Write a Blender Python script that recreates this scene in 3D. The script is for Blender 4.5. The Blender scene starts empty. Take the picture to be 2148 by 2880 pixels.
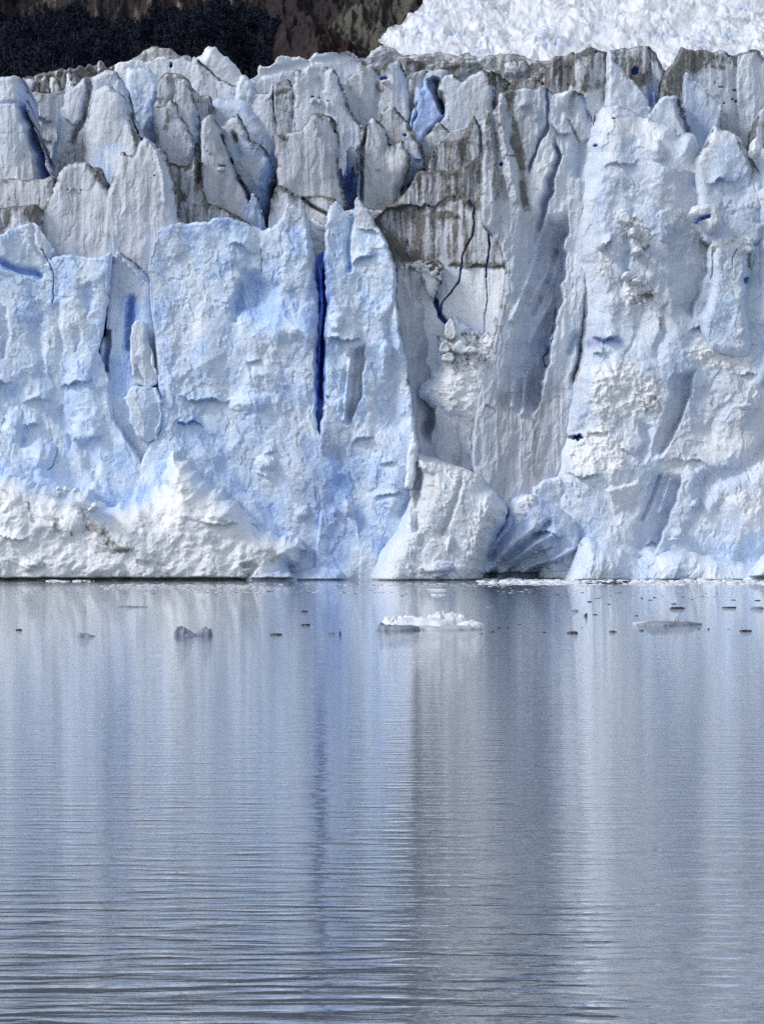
import bpy, bmesh, math
import numpy as np

# ------------------------------------------------------------------ scene, camera
S = bpy.context.scene
COL = S.collection
F = 12254.0            # focal length measured in pixels of a 2148 px wide frame
CX, CY = 1074.0, 1440.0
HC = 7.75              # camera height above the lake
D0 = 500.0             # distance of the calving front
RNG = np.random.default_rng(7)

def world(px, py, Y):
    return ((px - CX) * Y / F, Y + 0 * px, HC - (py - CY) * Y / F)

cam = bpy.data.cameras.new('camera'); cam.sensor_fit = 'HORIZONTAL'; cam.sensor_width = 36
cam.lens = F / 2148 * 36; cam.clip_start = 1; cam.clip_end = 30000
co = bpy.data.objects.new('camera', cam); COL.objects.link(co)
co.location = (0, 0, HC); co.rotation_euler = (math.radians(90), 0, 0); S.camera = co

# ------------------------------------------------------------------ noise
def _hash(ix, iy, seed):
    n = (ix.astype(np.int64) * 374761393 + iy.astype(np.int64) * 668265263 + seed * 2147483647) & 0xFFFFFFFF
    n = ((n ^ (n >> 13)) * 1274126177) & 0xFFFFFFFF
    n = (n ^ (n >> 16)) & 0xFFFFFFFF
    n = (n * 2654435761) & 0xFFFFFFFF
    return (n ^ (n >> 15)) & 0xFFFFFFFF

def perlin(x, y, seed=0):
    ix, iy = np.floor(x), np.floor(y); fx, fy = x - ix, y - iy
    u, v = fx*fx*fx*(fx*(fx*6-15)+10), fy*fy*fy*(fy*(fy*6-15)+10)
    def g(dx, dy):
        a = _hash(ix+dx, iy+dy, seed) * (2*math.pi/4294967296.0)
        return np.cos(a)*(fx-dx) + np.sin(a)*(fy-dy)
    a, b, c, d = g(0,0), g(1,0), g(0,1), g(1,1)
    return 1.5*((a+(b-a)*u) + ((c+(d-c)*u) - (a+(b-a)*u))*v)

def fbm(x, y, seed=0, oct=4, gain=.5):
    s = 0; a = 1.0
    for k in range(oct):
        s = s + a*perlin(x*2**k + 17.3*k, y*2**k - 9.1*k, seed+k); a *= gain
    return s

def ridged(x, y, seed=0, oct=3):
    s = 0; a = 1.0
    for k in range(oct):
        s = s + a*(1-2*np.abs(perlin(x*2**k+5.2*k, y*2**k+1.7*k, seed+k))); a *= .5
    return s

def scoops(x, y, seed=0, tilt=.7, q=.9, mode='min'):
    """conchoidal fracture: lower envelope of tilted bowls (sharp ridges), or upper envelope of bumps (rubble)."""
    ix, iy = np.floor(x), np.floor(y); best = None
    for dx in (-1, 0, 1):
        for dy in (-1, 0, 1):
            jx, jy = ix+dx, iy+dy
            r1 = _hash(jx, jy, seed)/4294967296.0; r2 = _hash(jx, jy, seed+11)/4294967296.0
            r3 = _hash(jx, jy, seed+23)/4294967296.0; r4 = _hash(jx, jy, seed+37)/4294967296.0
            r5 = _hash(jx, jy, seed+41)/4294967296.0
            ex, ey = x-(jx+r1), y-(jy+r2)
            pl = (r3-.5)*2*tilt*ex + (r4-.5)*2*tilt*ey + (r5-.5)*.6
            d2 = ex*ex+ey*ey
            v = pl + q*d2 if mode == 'min' else pl - q*d2
            best = v if best is None else (np.minimum(best, v) if mode == 'min' else np.maximum(best, v))
    return best

def facets(x, y, seed=0):
    """piecewise planar noise on a triangle lattice: flat fracture faces meeting in crisp creases"""
    s = (x+y)*.3660254; i = np.floor(x+s); j = np.floor(y+s); u = x+s-i; v = y+s-j
    h = lambda di, dj: _hash(i+di, j+dj, seed)/4294967295.0*2-1
    a0, a3 = h(0, 0), h(1, 1); lo = u > v; am = np.where(lo, h(1, 0), h(0, 1)); hi = np.maximum(u, v); lw = np.minimum(u, v)
    return a0*(1-hi)+am*(hi-lw)+a3*lw

def terrace(v, w=.16):
    """stepped breakage: flat plates separated by short scarps that follow the contours of v"""
    f = np.floor(v); t = np.clip((v-f-.5)/w+.5, 0, 1); return f+t*t*(3-2*t)-v*.35

def sstep(a, b, x):
    t = np.clip((x-a)/(b-a), 0, 1); return t*t*(3-2*t)

# ------------------------------------------------------------------ polylines
def catmull(P, n=6, closed=True):
    P = np.array(P, float)
    if closed:
        Q = np.vstack([P[-1:], P, P[:2]])
    else:
        Q = np.vstack([2*P[:1]-P[1:2], P, 2*P[-1:]-P[-2:-1]])
    out = []
    m = len(P) if closed else len(P)-1
    for i in range(m):
        p0, p1, p2, p3 = Q[i], Q[i+1], Q[i+2], Q[i+3]
        for t in np.arange(n)/n:
            c = .5*((2*p1)+(-p0+p2)*t+(2*p0-5*p1+4*p2-p3)*t*t+(-p0+3*p1-3*p2+p3)*t**3)
            l = p1+(p2-p1)*t
            out.append(.55*c+.45*l)
    if not closed: out.append(P[-1])
    return np.array(out)

def seg_dist(px, py, poly, closed=False):
    """distance to a polyline, and the nearest point"""
    best = np.full(px.shape, 1e9); bx = np.zeros(px.shape); by = np.zeros(px.shape)
    n = len(poly); m = n if closed else n-1
    for i in range(m):
        a = poly[i]; b = poly[(i+1) % n]; d = b-a; L = d@d
        if L < 1e-9: continue
        t = np.clip(((px-a[0])*d[0]+(py-a[1])*d[1])/L, 0, 1)
        qx, qy = a[0]+t*d[0], a[1]+t*d[1]
        dd = (px-qx)**2+(py-qy)**2
        k = dd < best
        best = np.where(k, dd, best); bx = np.where(k, qx, bx); by = np.where(k, qy, by)
    return np.sqrt(best), bx, by

def inside(px, py, poly):
    c = np.zeros(px.shape, bool); n = len(poly)
    for i in range(n):
        x1, y1 = poly[i]; x2, y2 = poly[(i+1) % n]
        if y1 == y2: continue
        k = ((y1 > py) != (y2 > py)) & (px < (x2-x1)*(py-y1)/(y2-y1)+x1)
        c ^= k
    return c

# ------------------------------------------------------------------ objects
def tag(o, label=None, cat=None, group=None, kind=None):
    for k, v in (('label', label), ('category', cat), ('group', group), ('kind', kind)):
        if v: o[k] = v
    return o

def empty(name, loc=(0,0,0)):
    o = bpy.data.objects.new(name, None); COL.objects.link(o); o.location = loc; return o

def mesh(name, V, quads, mat, parent=None, col=None, tris=None, smooth=True):
    me = bpy.data.meshes.new(name)
    V = np.asarray(V, np.float32); nq = 0 if quads is None else len(quads); nt = 0 if tris is None else len(tris)
    idx = np.concatenate(([np.asarray(quads).ravel()] if nq else []) + ([np.asarray(tris).ravel()] if nt else []))
    st = np.concatenate(([np.arange(nq)*4] if nq else []) + ([nq*4+np.arange(nt)*3] if nt else []))
    me.vertices.add(len(V)); me.vertices.foreach_set('co', V.ravel())
    me.loops.add(len(idx)); me.loops.foreach_set('vertex_index', idx.astype(np.int32))
    me.polygons.add(nq+nt); me.polygons.foreach_set('loop_start', st.astype(np.int32))
    me.update(calc_edges=True)
    if smooth: me.polygons.foreach_set('use_smooth', np.ones(nq+nt, bool))
    if col is not None:
        a = me.attributes.new('tint', 'FLOAT_COLOR', 'POINT'); a.data.foreach_set('color', np.asarray(col, np.float32).ravel())
    me.materials.append(mat)
    o = bpy.data.objects.new(name, me); COL.objects.link(o)
    if parent: o.parent = parent; o.location = -parent.location
    return o

# ------------------------------------------------------------------ node helpers
class NT:
    def __init__(s, tree): s.t = tree; tree.nodes.clear()
    def n(s, typ, **kw):
        nd = s.t.nodes.new(typ)
        for k, v in kw.items():
            if k.startswith('i_'):
                key = k[2:]; nd.inputs[int(key) if key.isdigit() else key.replace('_', ' ')].default_value = v
            else: setattr(nd, k, v)
        return nd
    def l(s, a, b): s.t.links.new(a, b)
    def val(s, sock, x):
        if hasattr(x, 'is_linked'): s.l(x, sock)
        else: sock.default_value = x
    def m(s, op, a, b=0, c=None, clamp=False):
        nd = s.n('ShaderNodeMath', operation=op, use_clamp=clamp)
        s.val(nd.inputs[0], a); s.val(nd.inputs[1], b)
        if c is not None: s.val(nd.inputs[2], c)
        return nd.outputs[0]
    def mix(s, f, a, b, bt='MIX'):
        nd = s.n('ShaderNodeMix', data_type='RGBA', blend_type=bt)
        s.val(nd.inputs[0], f); s.val(nd.inputs[6], a if hasattr(a, 'is_linked') else (*a, 1)); s.val(nd.inputs[7], b if hasattr(b, 'is_linked') else (*b, 1))
        return nd.outputs[2]
    def ramp(s, f, pts, interp='LINEAR'):
        nd = s.n('ShaderNodeValToRGB'); r = nd.color_ramp; r.interpolation = interp
        while len(r.elements) < len(pts): r.elements.new(.5)
        for e, (p, c) in zip(r.elements, pts): e.position = p; e.color = (*c, 1) if len(c) == 3 else c
        s.val(nd.inputs[0], f); return nd.outputs[0]
    def rng(s, f, a, b, c=0, d=1):
        nd = s.n('ShaderNodeMapRange'); s.val(nd.inputs[0], f)
        for i, x in enumerate((a, b, c, d)): nd.inputs[i+1].default_value = x
        return nd.outputs[0]
    def coords(s, scale, rot=(0,0,0)):
        tc = s.n('ShaderNodeNewGeometry'); mp = s.n('ShaderNodeMapping'); mp.inputs['Scale'].default_value = scale
        mp.inputs['Rotation'].default_value = rot
        s.l(tc.outputs['Position'], mp.inputs[0]); return mp.outputs[0]
    def noise(s, vec, scale=1, detail=3, rough=.55, dist=0):
        nd = s.n('ShaderNodeTexNoise'); s.l(vec, nd.inputs['Vector'])
        for k, v in (('Scale', scale), ('Detail', detail), ('Roughness', rough), ('Distortion', dist)): nd.inputs[k].default_value = v
        return nd.outputs['Fac']

def newmat(name):
    m = bpy.data.materials.new(name); m.use_nodes = True; return m, NT(m.node_tree)

def finish(nt, color, rough=.6, spec=.3, normal=None, **kw):
    b = nt.n('ShaderNodeBsdfPrincipled'); o = nt.n('ShaderNodeOutputMaterial')
    nt.val(b.inputs['Base Color'], color if hasattr(color, 'is_linked') else (*color, 1))
    nt.val(b.inputs['Roughness'], rough); nt.val(b.inputs['Specular IOR Level'], spec)
    if normal is not None: nt.l(normal, b.inputs['Normal'])
    for k, v in kw.items(): nt.val(b.inputs[k.replace('_', ' ')], v)
    nt.l(b.outputs[0], o.inputs[0]); return b

def bump(nt, h, dist, strength=1.0):
    b = nt.n('ShaderNodeBump'); b.inputs['Strength'].default_value = strength; b.inputs['Distance'].default_value = dist
    nt.l(h, b.inputs['Height']); return b.outputs[0]

# ice: R = blue depth, G = dirt, B = fresh white, A = weathered grey; blue and grey also carry painted shade
ICE_RAMP = [(0, (.76,.83,.92)), (.3, (.56,.71,.94)), (.6, (.29,.46,.87)), (1, (.035,.085,.50))]
def ice_material():
    m, t = newmat('glacier_ice')
    at = t.n('ShaderNodeAttribute', attribute_name='tint'); sp = t.n('ShaderNodeSeparateColor'); t.l(at.outputs['Color'], sp.inputs[0])
    blue, dirt, white, grey = sp.outputs[0], sp.outputs[1], sp.outputs[2], at.outputs['Alpha']
    n1 = t.noise(t.coords((.5,.5,.35)), 1, 4); n2 = t.noise(t.coords((1.35,1.35,.10)), 1, 6, .68, .35); n3 = t.noise(t.coords((3.2,3.2,2.6)), 1, 4, .65)
    n4 = t.noise(t.coords((.55,.55,.03)), 1, 4, .62)
    n5 = t.noise(t.coords((.34,.34,.16), (0,.45,0)), 1, 6, .62, .4)
    b = t.m('ADD', blue, t.m('MULTIPLY', t.m('ADD', t.m('MULTIPLY', t.m('SUBTRACT', n5, .5), 1.15), t.m('MULTIPLY', t.m('SUBTRACT', n3, .5), .22)), t.rng(blue, 0, .15, .25, 1)), clamp=True)
    # hairline fractures: thin blue lines wandering down the face
    n6 = t.noise(t.coords((.36,.36,.10), (0,.18,0)), 1, 6, .6, .9); n7 = t.noise(t.coords((.22,.22,.30), (0,-.5,0)), 1, 6, .62, .8)
    ln = t.m('MAXIMUM', t.rng(t.m('ABSOLUTE', t.m('SUBTRACT', n6, .5)), 0, .011, 1, 0), t.rng(t.m('ABSOLUTE', t.m('SUBTRACT', n7, .52)), 0, .008, 1, 0))
    ln = t.m('MULTIPLY', t.m('MULTIPLY', ln, t.rng(n1, .42, .6)), t.rng(grey, .1, .6, 1, .35))
    b = t.m('ADD', b, t.m('MULTIPLY', ln, .34), clamp=True)
    c = t.ramp(b, ICE_RAMP)
    # weathered grey with vertical run-off streaks
    gcol = t.mix(t.rng(n2, .38, .66), (.58,.605,.675), (.44,.46,.515))
    gcol = t.mix(t.m('MULTIPLY', t.m('MULTIPLY', t.rng(n4, .54, .66), t.rng(n1, .36, .62)), t.rng(n2, .3, .7, .25, .95)), gcol, (.25,.245,.24))
    gf = t.m('ADD', grey, t.m('MULTIPLY', t.m('SUBTRACT', n4, .5), .8), clamp=True)
    gf = t.m('MULTIPLY', gf, t.m('GREATER_THAN', grey, .01))
    c = t.mix(gf, c, gcol)
    c = t.mix(t.m('MULTIPLY', white, t.rng(n3, .3, .55, .55, 1)), c, (.90,.905,.92))
    # dirt: breaks up with streaks and grain
    df = t.m('ADD', dirt, t.m('MULTIPLY', t.m('ADD', t.m('SUBTRACT', n2, .5), t.m('SUBTRACT', n3, .5)), 1.0), clamp=True)
    df = t.m('MULTIPLY', t.rng(df, .12, .62), t.rng(dirt, .01, .12))
    dc = t.mix(t.rng(n3, .3, .7), (.165,.158,.138), (.05,.048,.042))
    c = t.mix(t.m('MULTIPLY', df, .9), c, dc)
    h = t.m('ADD', t.m('SUBTRACT', t.m('MULTIPLY', n3, .7), t.m('MULTIPLY', ln, .5)), t.m('MULTIPLY', t.noise(t.coords((8,8,6.5)), 1, 4, .65), .9))
    finish(t, c, .5, .35, bump(t, h, .15, .42))
    return m
ICE = ice_material()

# ------------------------------------------------------------------ one body of ice
def ice(name, outline, d, r=30, T=3.0, style='serac', blue=0, grey=0, white=0, dirt=0, edge=.6, jag=2.7, feats=(), label=None,
        parent=None, cell=2.0, seed=None, thick=14.0, flute=.0, amp=1.0, ang=0.0, lean=0.0, sharp=False):
    """d: metres behind the calving front. outline: where it stands (pixel pairs unprojected at that distance)."""
    seed = seed if seed is not None else int(abs(outline[0][0]*7+outline[0][1]*13)) % 9973
    P = catmull(outline, 7)
    if sharp: O = np.array(outline, float); P = np.concatenate([O[k]+(np.roll(O, -1, 0)[k]-O[k])*np.arange(5)[:, None]/5 for k in range(len(O))])
    s = np.concatenate([[0], np.cumsum(np.hypot(*np.diff(P, axis=0).T))])
    tn = np.roll(P, -1, 0)-np.roll(P, 1, 0); tn /= np.linalg.norm(tn, axis=1)[:, None]+1e-9
    j = fbm(s/26, s*0+seed*.37, seed, 4)*jag*1.5 + ridged(s/9, s*0+seed*.11, seed+3, 2)*jag*.45
    P = P + np.stack([tn[:,1], -tn[:,0]], 1)*j[:, None]
    x0, y0 = P.min(0)-cell; x1, y1 = P.max(0)+cell
    gx = np.arange(x0, x1+cell, cell); gy = np.arange(y0, y1+cell, cell)
    X, Y = np.meshgrid(gx, gy); X = X.copy(); Y = Y.copy()
    ins = inside(X, Y, P)
    c4 = ins[:-1,:-1].astype(int)+ins[1:,:-1]+ins[:-1,1:]+ins[1:,1:]
    cm = c4 >= 2
    used = np.zeros(X.shape, bool)
    used[:-1,:-1] |= cm; used[1:,:-1] |= cm; used[:-1,1:] |= cm; used[1:,1:] |= cm
    iy, ix = np.nonzero(used); px, py = X[used], Y[used]; pin = ins[used]
    # coarse distance field, refined near the rim
    st = max(1, int(6/cell)); 
    cgx = np.arange(x0-8, x1+16, 6.0); cgy = np.arange(y0-8, y1+16, 6.0); CXg, CYg = np.meshgrid(cgx, cgy)
    cd, _, _ = seg_dist(CXg, CYg, P, True)
    u = (px-cgx[0])/6; v = (py-cgy[0])/6; iu, iv = u.astype(int), v.astype(int); fu, fv = u-iu, v-iv
    dist = (cd[iv,iu]*(1-fu)+cd[iv,iu+1]*fu)*(1-fv)+(cd[iv+1,iu]*(1-fu)+cd[iv+1,iu+1]*fu)*fv
    gyd = ((cd[np.minimum(iv+2,len(cgy)-1),iu]-cd[iv,iu]) > 2); gxd = ((cd[iv,np.minimum(iu+1,len(cgx)-1)]-cd[iv,np.maximum(iu-1,0)]) < -5)
    near = dist < 9
    dn, bx, by = seg_dist(px[near], py[near], P, True); dist[near] = dn
    out = ~pin
    k = out[near]; qx, qy = px[near], py[near]; qx[k], qy[k] = bx[k], by[k]; px[near], py[near] = qx, qy; dist[out] = 0
    # ---- relief
    if style == 'serac' and r <= 40: r *= .5; T *= .36
    t = np.clip(dist/r, 0, 1); h = T*np.sqrt(1-(1-t)**2)
    fade = sstep(0, 7, dist)
    wx = px + 9*fbm(px/70, py/70, seed+50, 3); wy = py + 9*fbm(px/70, py/70, seed+60, 3)
    ca, sa = math.cos(ang), math.sin(ang); rx, ry = ca*wx+sa*wy, -sa*wx+ca*wy
    so = seed*3.1
    if style == 'serac':
        n = .34*fbm(rx/90+so, ry/210, seed, 3) + .13*scoops(rx/60+so, ry/130, seed+5, .9, .8) + .035*fbm(rx/11+so, ry/30, seed+9, 3)
        n += .24*facets(rx/62+so, ry/150, seed+40) + .08*facets(rx/24+so, ry/58, seed+41) + .09*terrace(1.7*fbm(rx/60+so, ry/170, seed+30, 4), .06) + .02*facets(rx/9+so, ry/20, seed+42); n += .34*flute*ridged((px+.25*(wx-px))/22+so, wy/520, seed+15, 3) + .02*fbm(px/5, py/7, seed+19, 2) + np.random.default_rng(seed).uniform(-.012, .012)*(px-px.mean())/max(amp, .1)
    elif style == 'wall':
        z1 = sstep(-.5, .5, fbm(px/150, py/150, seed+22, 2)); ux, uy = .8*rx-.6*ry, .6*rx+.8*ry
        fx, fy = ux+10*fbm(px/34, py/34, seed+61, 3), uy+10*fbm(px/34, py/34, seed+62, 3)
        n = .6*fbm(rx/190+so, ry/340, seed, 3) + .75*facets(rx/105+so, ry/185, seed+5) + .36*facets(fx/52+so, fy/80, seed+8) + (.03+.11*z1)*facets((.6*fx+.8*fy)/23+so, (.8*fy-.6*fx)/31, seed+10)
        n += .15*terrace(1.6*fbm(rx/110+so, ry/200, seed+30, 5), .05) + .05*z1*terrace(2.4*fbm(ux/44+so, uy/66, seed+33, 5), .07) + .03*facets(fx/9+so, fy/12, seed+12)
        n += .045*fbm(ux/7, uy/60, seed+24, 3) + .03*fbm(rx/6+so, ry/9, seed+9, 3) + flute*ridged(wx/30+so, wy/300, seed+15, 3)
    elif style == 'rubble':
        n = .9*fbm(rx/120+so, ry/120, seed, 3) + .5*facets((.8*rx+.6*ry)/58+so, (-.6*rx+.8*ry)/44, seed+5) + .3*facets((.8*rx-.6*ry)/25+so, (.6*rx+.8*ry)/19, seed+8) + .12*facets(rx/11+so, ry/9, seed+12) + .05*fbm(rx/9+so, ry/9, seed+9, 3)
        n += .12*terrace(1.8*fbm((.9*rx+.4*ry)/70+so, (-.4*rx+.9*ry)/52, seed+30, 5), .06)
    else:  # smooth
        n = .45*fbm(rx/90+so, ry/160, seed, 3) + .08*fbm(rx/14, ry/22, seed+9, 4) + .12*scoops(rx/40+so, ry/60, seed+5)
    h = h + amp*n*fade
    h = h - lean*(py-y0)*.0408*-1 if lean else h
    N = len(px)
    C = np.zeros((N, 4)); C[:,0] = blue; C[:,1] = dirt; C[:,2] = white; C[:,3] = grey
    if dirt > .02: C[:,1] *= np.clip(1+1.3*fbm(px/17+seed, py/190, seed+68, 4)+.5*fbm(px/70, py/60, seed+69, 3), .1, 2)
    m1 = fbm(px/60+seed, py/90, seed+70, 4); m2 = fbm(px/9+seed, py/16, seed+80, 3)
    C[:,0] += .10*m1*(blue > 0); C[:,3] += .25*m1*(grey > 0)
    if style == 'serac' and grey > .3:   # right-hand sides turn away; blue tint paints their shade over fresher ice
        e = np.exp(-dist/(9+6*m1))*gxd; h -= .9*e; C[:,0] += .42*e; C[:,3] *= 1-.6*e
    # dark rim along the crest
    if edge > 0:
        rim = np.exp(-dist/4)*sstep(-.6, .2, fbm(px/34, py/34, seed+90, 3)) + .5*np.exp(-dist/18)*sstep(-.1, .6, fbm(px/40, py/40, seed+93, 3))
        C[:,1] += edge*1.9*rim*np.where(gyd, 1, .45)
    for f in feats: h = apply(f, px, py, h, C, dist, m1, m2, seed)
    C = np.clip(C, 0, 1)
    Yd = D0 + d - h
    k0 = (D0+d)/F
    V = np.stack([(px-CX)*k0, Yd, HC-(py-CY)*k0], 1)
    # ---- faces and the sides running back into the glacier
    vid = -np.ones(X.shape, int); vid[used] = np.arange(N)
    qy, qx = np.nonzero(cm)
    Q = np.stack([vid[qy,qx], vid[qy+1,qx], vid[qy+1,qx+1], vid[qy,qx+1]], 1)
    E = np.concatenate([Q[:,[0,1]], Q[:,[1,2]], Q[:,[2,3]], Q[:,[3,0]]])
    key = np.sort(E, 1); key = key[:,0]*np.int64(N)+key[:,1]
    uq, first, cnt = np.unique(key, return_index=True, return_counts=True)
    B = E[first[cnt == 1]]
    bv = np.unique(B); mp = -np.ones(N, int); mp[bv] = N+np.arange(len(bv))
    W = V[bv].copy(); W[:,1] = D0+d+thick
    cx, cz = W[:,0].mean(), W[:,2].min(); W[:,0] = cx+(W[:,0]-cx)*.93; W[:,2] = cz+(W[:,2]-cz)*.95
    Q2 = np.stack([B[:,1], B[:,0], mp[B[:,0]], mp[B[:,1]]], 1)
    V = np.vstack([V, W]); C = np.vstack([C, C[bv]])
    o = mesh(name, V, np.vstack([Q, Q2]), ICE, parent, C)
    if label: o['label'] = label
    return o

def near_box(px, py, pts, pad):
    p = np.array(pts, float); a, b = p.min(0)-pad, p.max(0)+pad
    return np.nonzero((px > a[0]) & (px < b[0]) & (py > a[1]) & (py < b[1]))[0]

CH = {'blue': 0, 'dirt': 1, 'white': 2, 'grey': 3}
def apply(f, px, py, h, C, dist, m1, m2, seed):
    k = f[0]
    if k == 'ridge':                    # ridge, line, width, height: a rib (or a groove when height < 0)
        _, L, w, a = f; L = catmull(L, 5, False); i = near_box(px, py, L, 3*w)
        dd, _, _ = seg_dist(px[i]+m2[i]*w*.35, py[i], L); h[i] += a*np.exp(-(dd/w)**2)
    elif k == 'crack':                  # crack, line, width, depth: cleft into blue ice
        _, L, w, a = f; L = catmull(L, 6, False)
        wob = fbm(L[:,1]/23, L[:,0]/23+seed, seed+5, 3); L = L+np.stack([wob*2.6, 0*wob], 1); cb = .88 if w > 3.5 or len(f) > 4 else .6
        i = near_box(px, py, L, 6*w+6); dd, _, _ = seg_dist(px[i], py[i], L)
        w = w*(.62+.35*fbm(px[i]/30, py[i]/30, seed+6, 2)); g = 1-sstep(w*.3, w*.8+.6, dd); a = a*.6; h[i] -= a*g; C[i,0] = np.maximum(C[i,0], cb*g); C[i,1] *= 1-g; C[i,2] *= 1-g; C[i,3] *= 1-g
    elif k == 'flank':                  # flank, left line, right line, depth, {channel: value}: face turning away to the right; blue and grey values paint its shade
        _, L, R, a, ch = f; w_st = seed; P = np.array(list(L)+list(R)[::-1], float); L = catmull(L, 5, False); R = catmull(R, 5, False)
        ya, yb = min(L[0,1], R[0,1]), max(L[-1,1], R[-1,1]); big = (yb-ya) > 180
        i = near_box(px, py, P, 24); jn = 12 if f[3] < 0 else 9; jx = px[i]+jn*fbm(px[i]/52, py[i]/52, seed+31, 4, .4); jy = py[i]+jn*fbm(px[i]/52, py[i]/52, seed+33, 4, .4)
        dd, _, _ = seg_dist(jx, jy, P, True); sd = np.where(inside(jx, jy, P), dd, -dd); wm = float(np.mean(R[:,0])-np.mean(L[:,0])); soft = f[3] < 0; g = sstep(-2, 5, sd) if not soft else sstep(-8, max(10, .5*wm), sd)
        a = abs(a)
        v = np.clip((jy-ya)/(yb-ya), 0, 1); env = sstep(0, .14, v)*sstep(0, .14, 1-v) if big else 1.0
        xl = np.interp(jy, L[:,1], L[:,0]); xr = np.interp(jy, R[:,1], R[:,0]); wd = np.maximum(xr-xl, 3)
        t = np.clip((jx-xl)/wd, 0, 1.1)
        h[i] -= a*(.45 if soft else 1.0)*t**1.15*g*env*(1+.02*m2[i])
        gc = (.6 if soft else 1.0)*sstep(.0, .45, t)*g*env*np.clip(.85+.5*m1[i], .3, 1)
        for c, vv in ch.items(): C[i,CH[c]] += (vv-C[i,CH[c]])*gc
    elif k == 'lip':                    # lip, line (left to right), height, reach: a ledge whose underside steps back
        _, L, a, w = f; L = catmull(L, 5, False); i = near_box(px, py, L, w*3)
        yl = np.interp(px[i], L[:,0], L[:,1])+3*m2[i]+9*fbm(px[i]/38, px[i]*0+seed, seed+35, 3); ln = L[-1,0]-L[0,0]; e = sstep(0, .35*ln, px[i]-L[0,0])*sstep(0, .35*ln, L[-1,0]-px[i])*.75
        u = py[i]-yl
        h[i] += e*a*np.where(u < 0, np.exp(u/w), -np.exp(-u/(w*.8))*sstep(0, 3, u)*.8+np.exp(-np.abs(u)/1.5)*(u < 3)*.5)
    elif k == 'paint':                  # paint, channel, polygon, softness, value
        _, c, P, w, v = f; P = np.array(P, float); i = near_box(px, py, P, 3*w)
        dd, _, _ = seg_dist(px[i], py[i], P, True); sd = np.where(inside(px[i], py[i], P), dd, -dd)+w*.9*m1[i]+w*.35*m2[i]
        g = sstep(-w, w, sd); C[i,CH[c]] += (v-C[i,CH[c]])*g
    elif k == 'stain':                  # stain, channel, line, width, value
        _, c, L, w, v = f; L = catmull(L, 5, False); i = near_box(px, py, L, 3*w)
        dd, _, _ = seg_dist(px[i]+w*.6*m1[i], py[i]+w*.6*m2[i], L); C[i,CH[c]] += v*np.exp(-(dd/w)**2)
    elif k == 'plane':                  # plane, polygon, gx, gy, off, softness: a tilted facet
        _, P, gx, gy, off, w = f; P = np.array(P, float); c = P.mean(0); i = near_box(px, py, P, 3*w)
        dd, _, _ = seg_dist(px[i], py[i], P, True); sd = np.where(inside(px[i], py[i], P), dd, -dd)+w*.35*m1[i]
        h[i] += sstep(-w*.4, w, sd)*(off+gx*(px[i]-c[0])+gy*(py[i]-c[1]))
    elif k == 'hole':                   # hole, x, y, rx, ry, depth
        _, x, y, rx, ry, a = f; i = near_box(px, py, [(x-rx, y-ry), (x+rx, y+ry)], 6)
        q = np.hypot((px[i]-x)/rx, (py[i]-y)/ry)+.25*m2[i]+.3*fbm(px[i]/rx*.9, py[i]/ry*.9, seed+8, 2); g = 1-sstep(.7, 1.05, q)
        h[i] -= a*g; C[i,0] = np.maximum(C[i,0], .95*g); C[i,1] *= 1-.8*g; C[i,2] *= 1-g; C[i,3] *= 1-g
    elif k == 'rub':                    # rub, polygon, softness, height, cell, dirt: crumbled ice
        _, P, w, a, cs, dv = f; P = np.array(P, float); i = near_box(px, py, P, 3*w)
        dd, _, _ = seg_dist(px[i], py[i], P, True); sd = np.where(inside(px[i], py[i], P), dd, -dd)+w*.8*m1[i]+w*.3*m2[i]
        g = sstep(-w*.5, w*.7, sd)
        ux = px[i]+cs*.35*fbm(px[i]/cs*.7, py[i]/cs*.7, seed+71, 2); uy = py[i]+cs*.35*fbm(px[i]/cs*.7, py[i]/cs*.7, seed+72, 2)
        b = .8*facets(ux/cs+seed, uy/cs, seed+77)+.45*facets(ux/cs*2.1, uy/cs*2.1, seed+78)+.25*facets(ux/cs*4.3, uy/cs*4.3, seed+79)
        a = a*.5; h[i] += g*(a*b+a*.3); C[i,2] = np.maximum(C[i,2], .8*g); C[i,0] *= 1-.6*g
        C[i,1] += g*dv*sstep(.3, -.3, b)
    elif k == 'under':                  # under, y, depth: the foot is undercut by the lake
        _, y, a = f; u = sstep(y-5, y+5, py+2*m1); h -= a*u
    elif k == 'boss':                   # boss, x, y, rx, ry, height
        _, x, y, rx, ry, a = f; i = near_box(px, py, [(x-rx, y-ry), (x+rx, y+ry)], 4)
        q = np.hypot((px[i]-x)/rx, (py[i]-y)/ry)+.35*fbm(px[i]/rx*.8, py[i]/ry*.8, seed+int(x), 3); h[i] += a*np.clip(1-q**2, 0, 1)**1.2
    elif k == 'fadew':                  # fadew, distance: fresh white gives way to blue ice towards the rim
        e = 1-sstep(0, f[1], dist+.35*f[1]*m1); C[:,2] *= 1-.85*e; C[:,0] = np.maximum(C[:,0], .2*e); C[:,1] *= 1-e
    elif k == 'mottle':                 # mottle, channel, scale x, scale y, amount
        _, c, sx, sy, v = f; C[:,CH[c]] += v*sstep(.0, .8, fbm(px/sx+seed*1.3, py/sy, seed+41, 4))
    return h
# ================================================================== the glacier
G = empty('glacier', (0, D0, 0))
tag(G, 'crevassed blue and grey glacier front rising sheer from the lake in ragged ice towers', 'glacier')
def I(name, out, d, label=None, **kw): return ice(name, out, d, parent=G, label=label, **kw)

# body behind all towers: closes every gap with deep blue ice
I('ice_body', [(-420,330),(-100,290),(300,300),(620,310),(900,290),(1200,270),(1500,290),(1800,330),(2200,300),(2560,330),(2560,1700),(-420,1700)],
  62, r=60, T=5, style='serac', blue=.62, grey=.15, cell=7, edge=.3)

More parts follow.
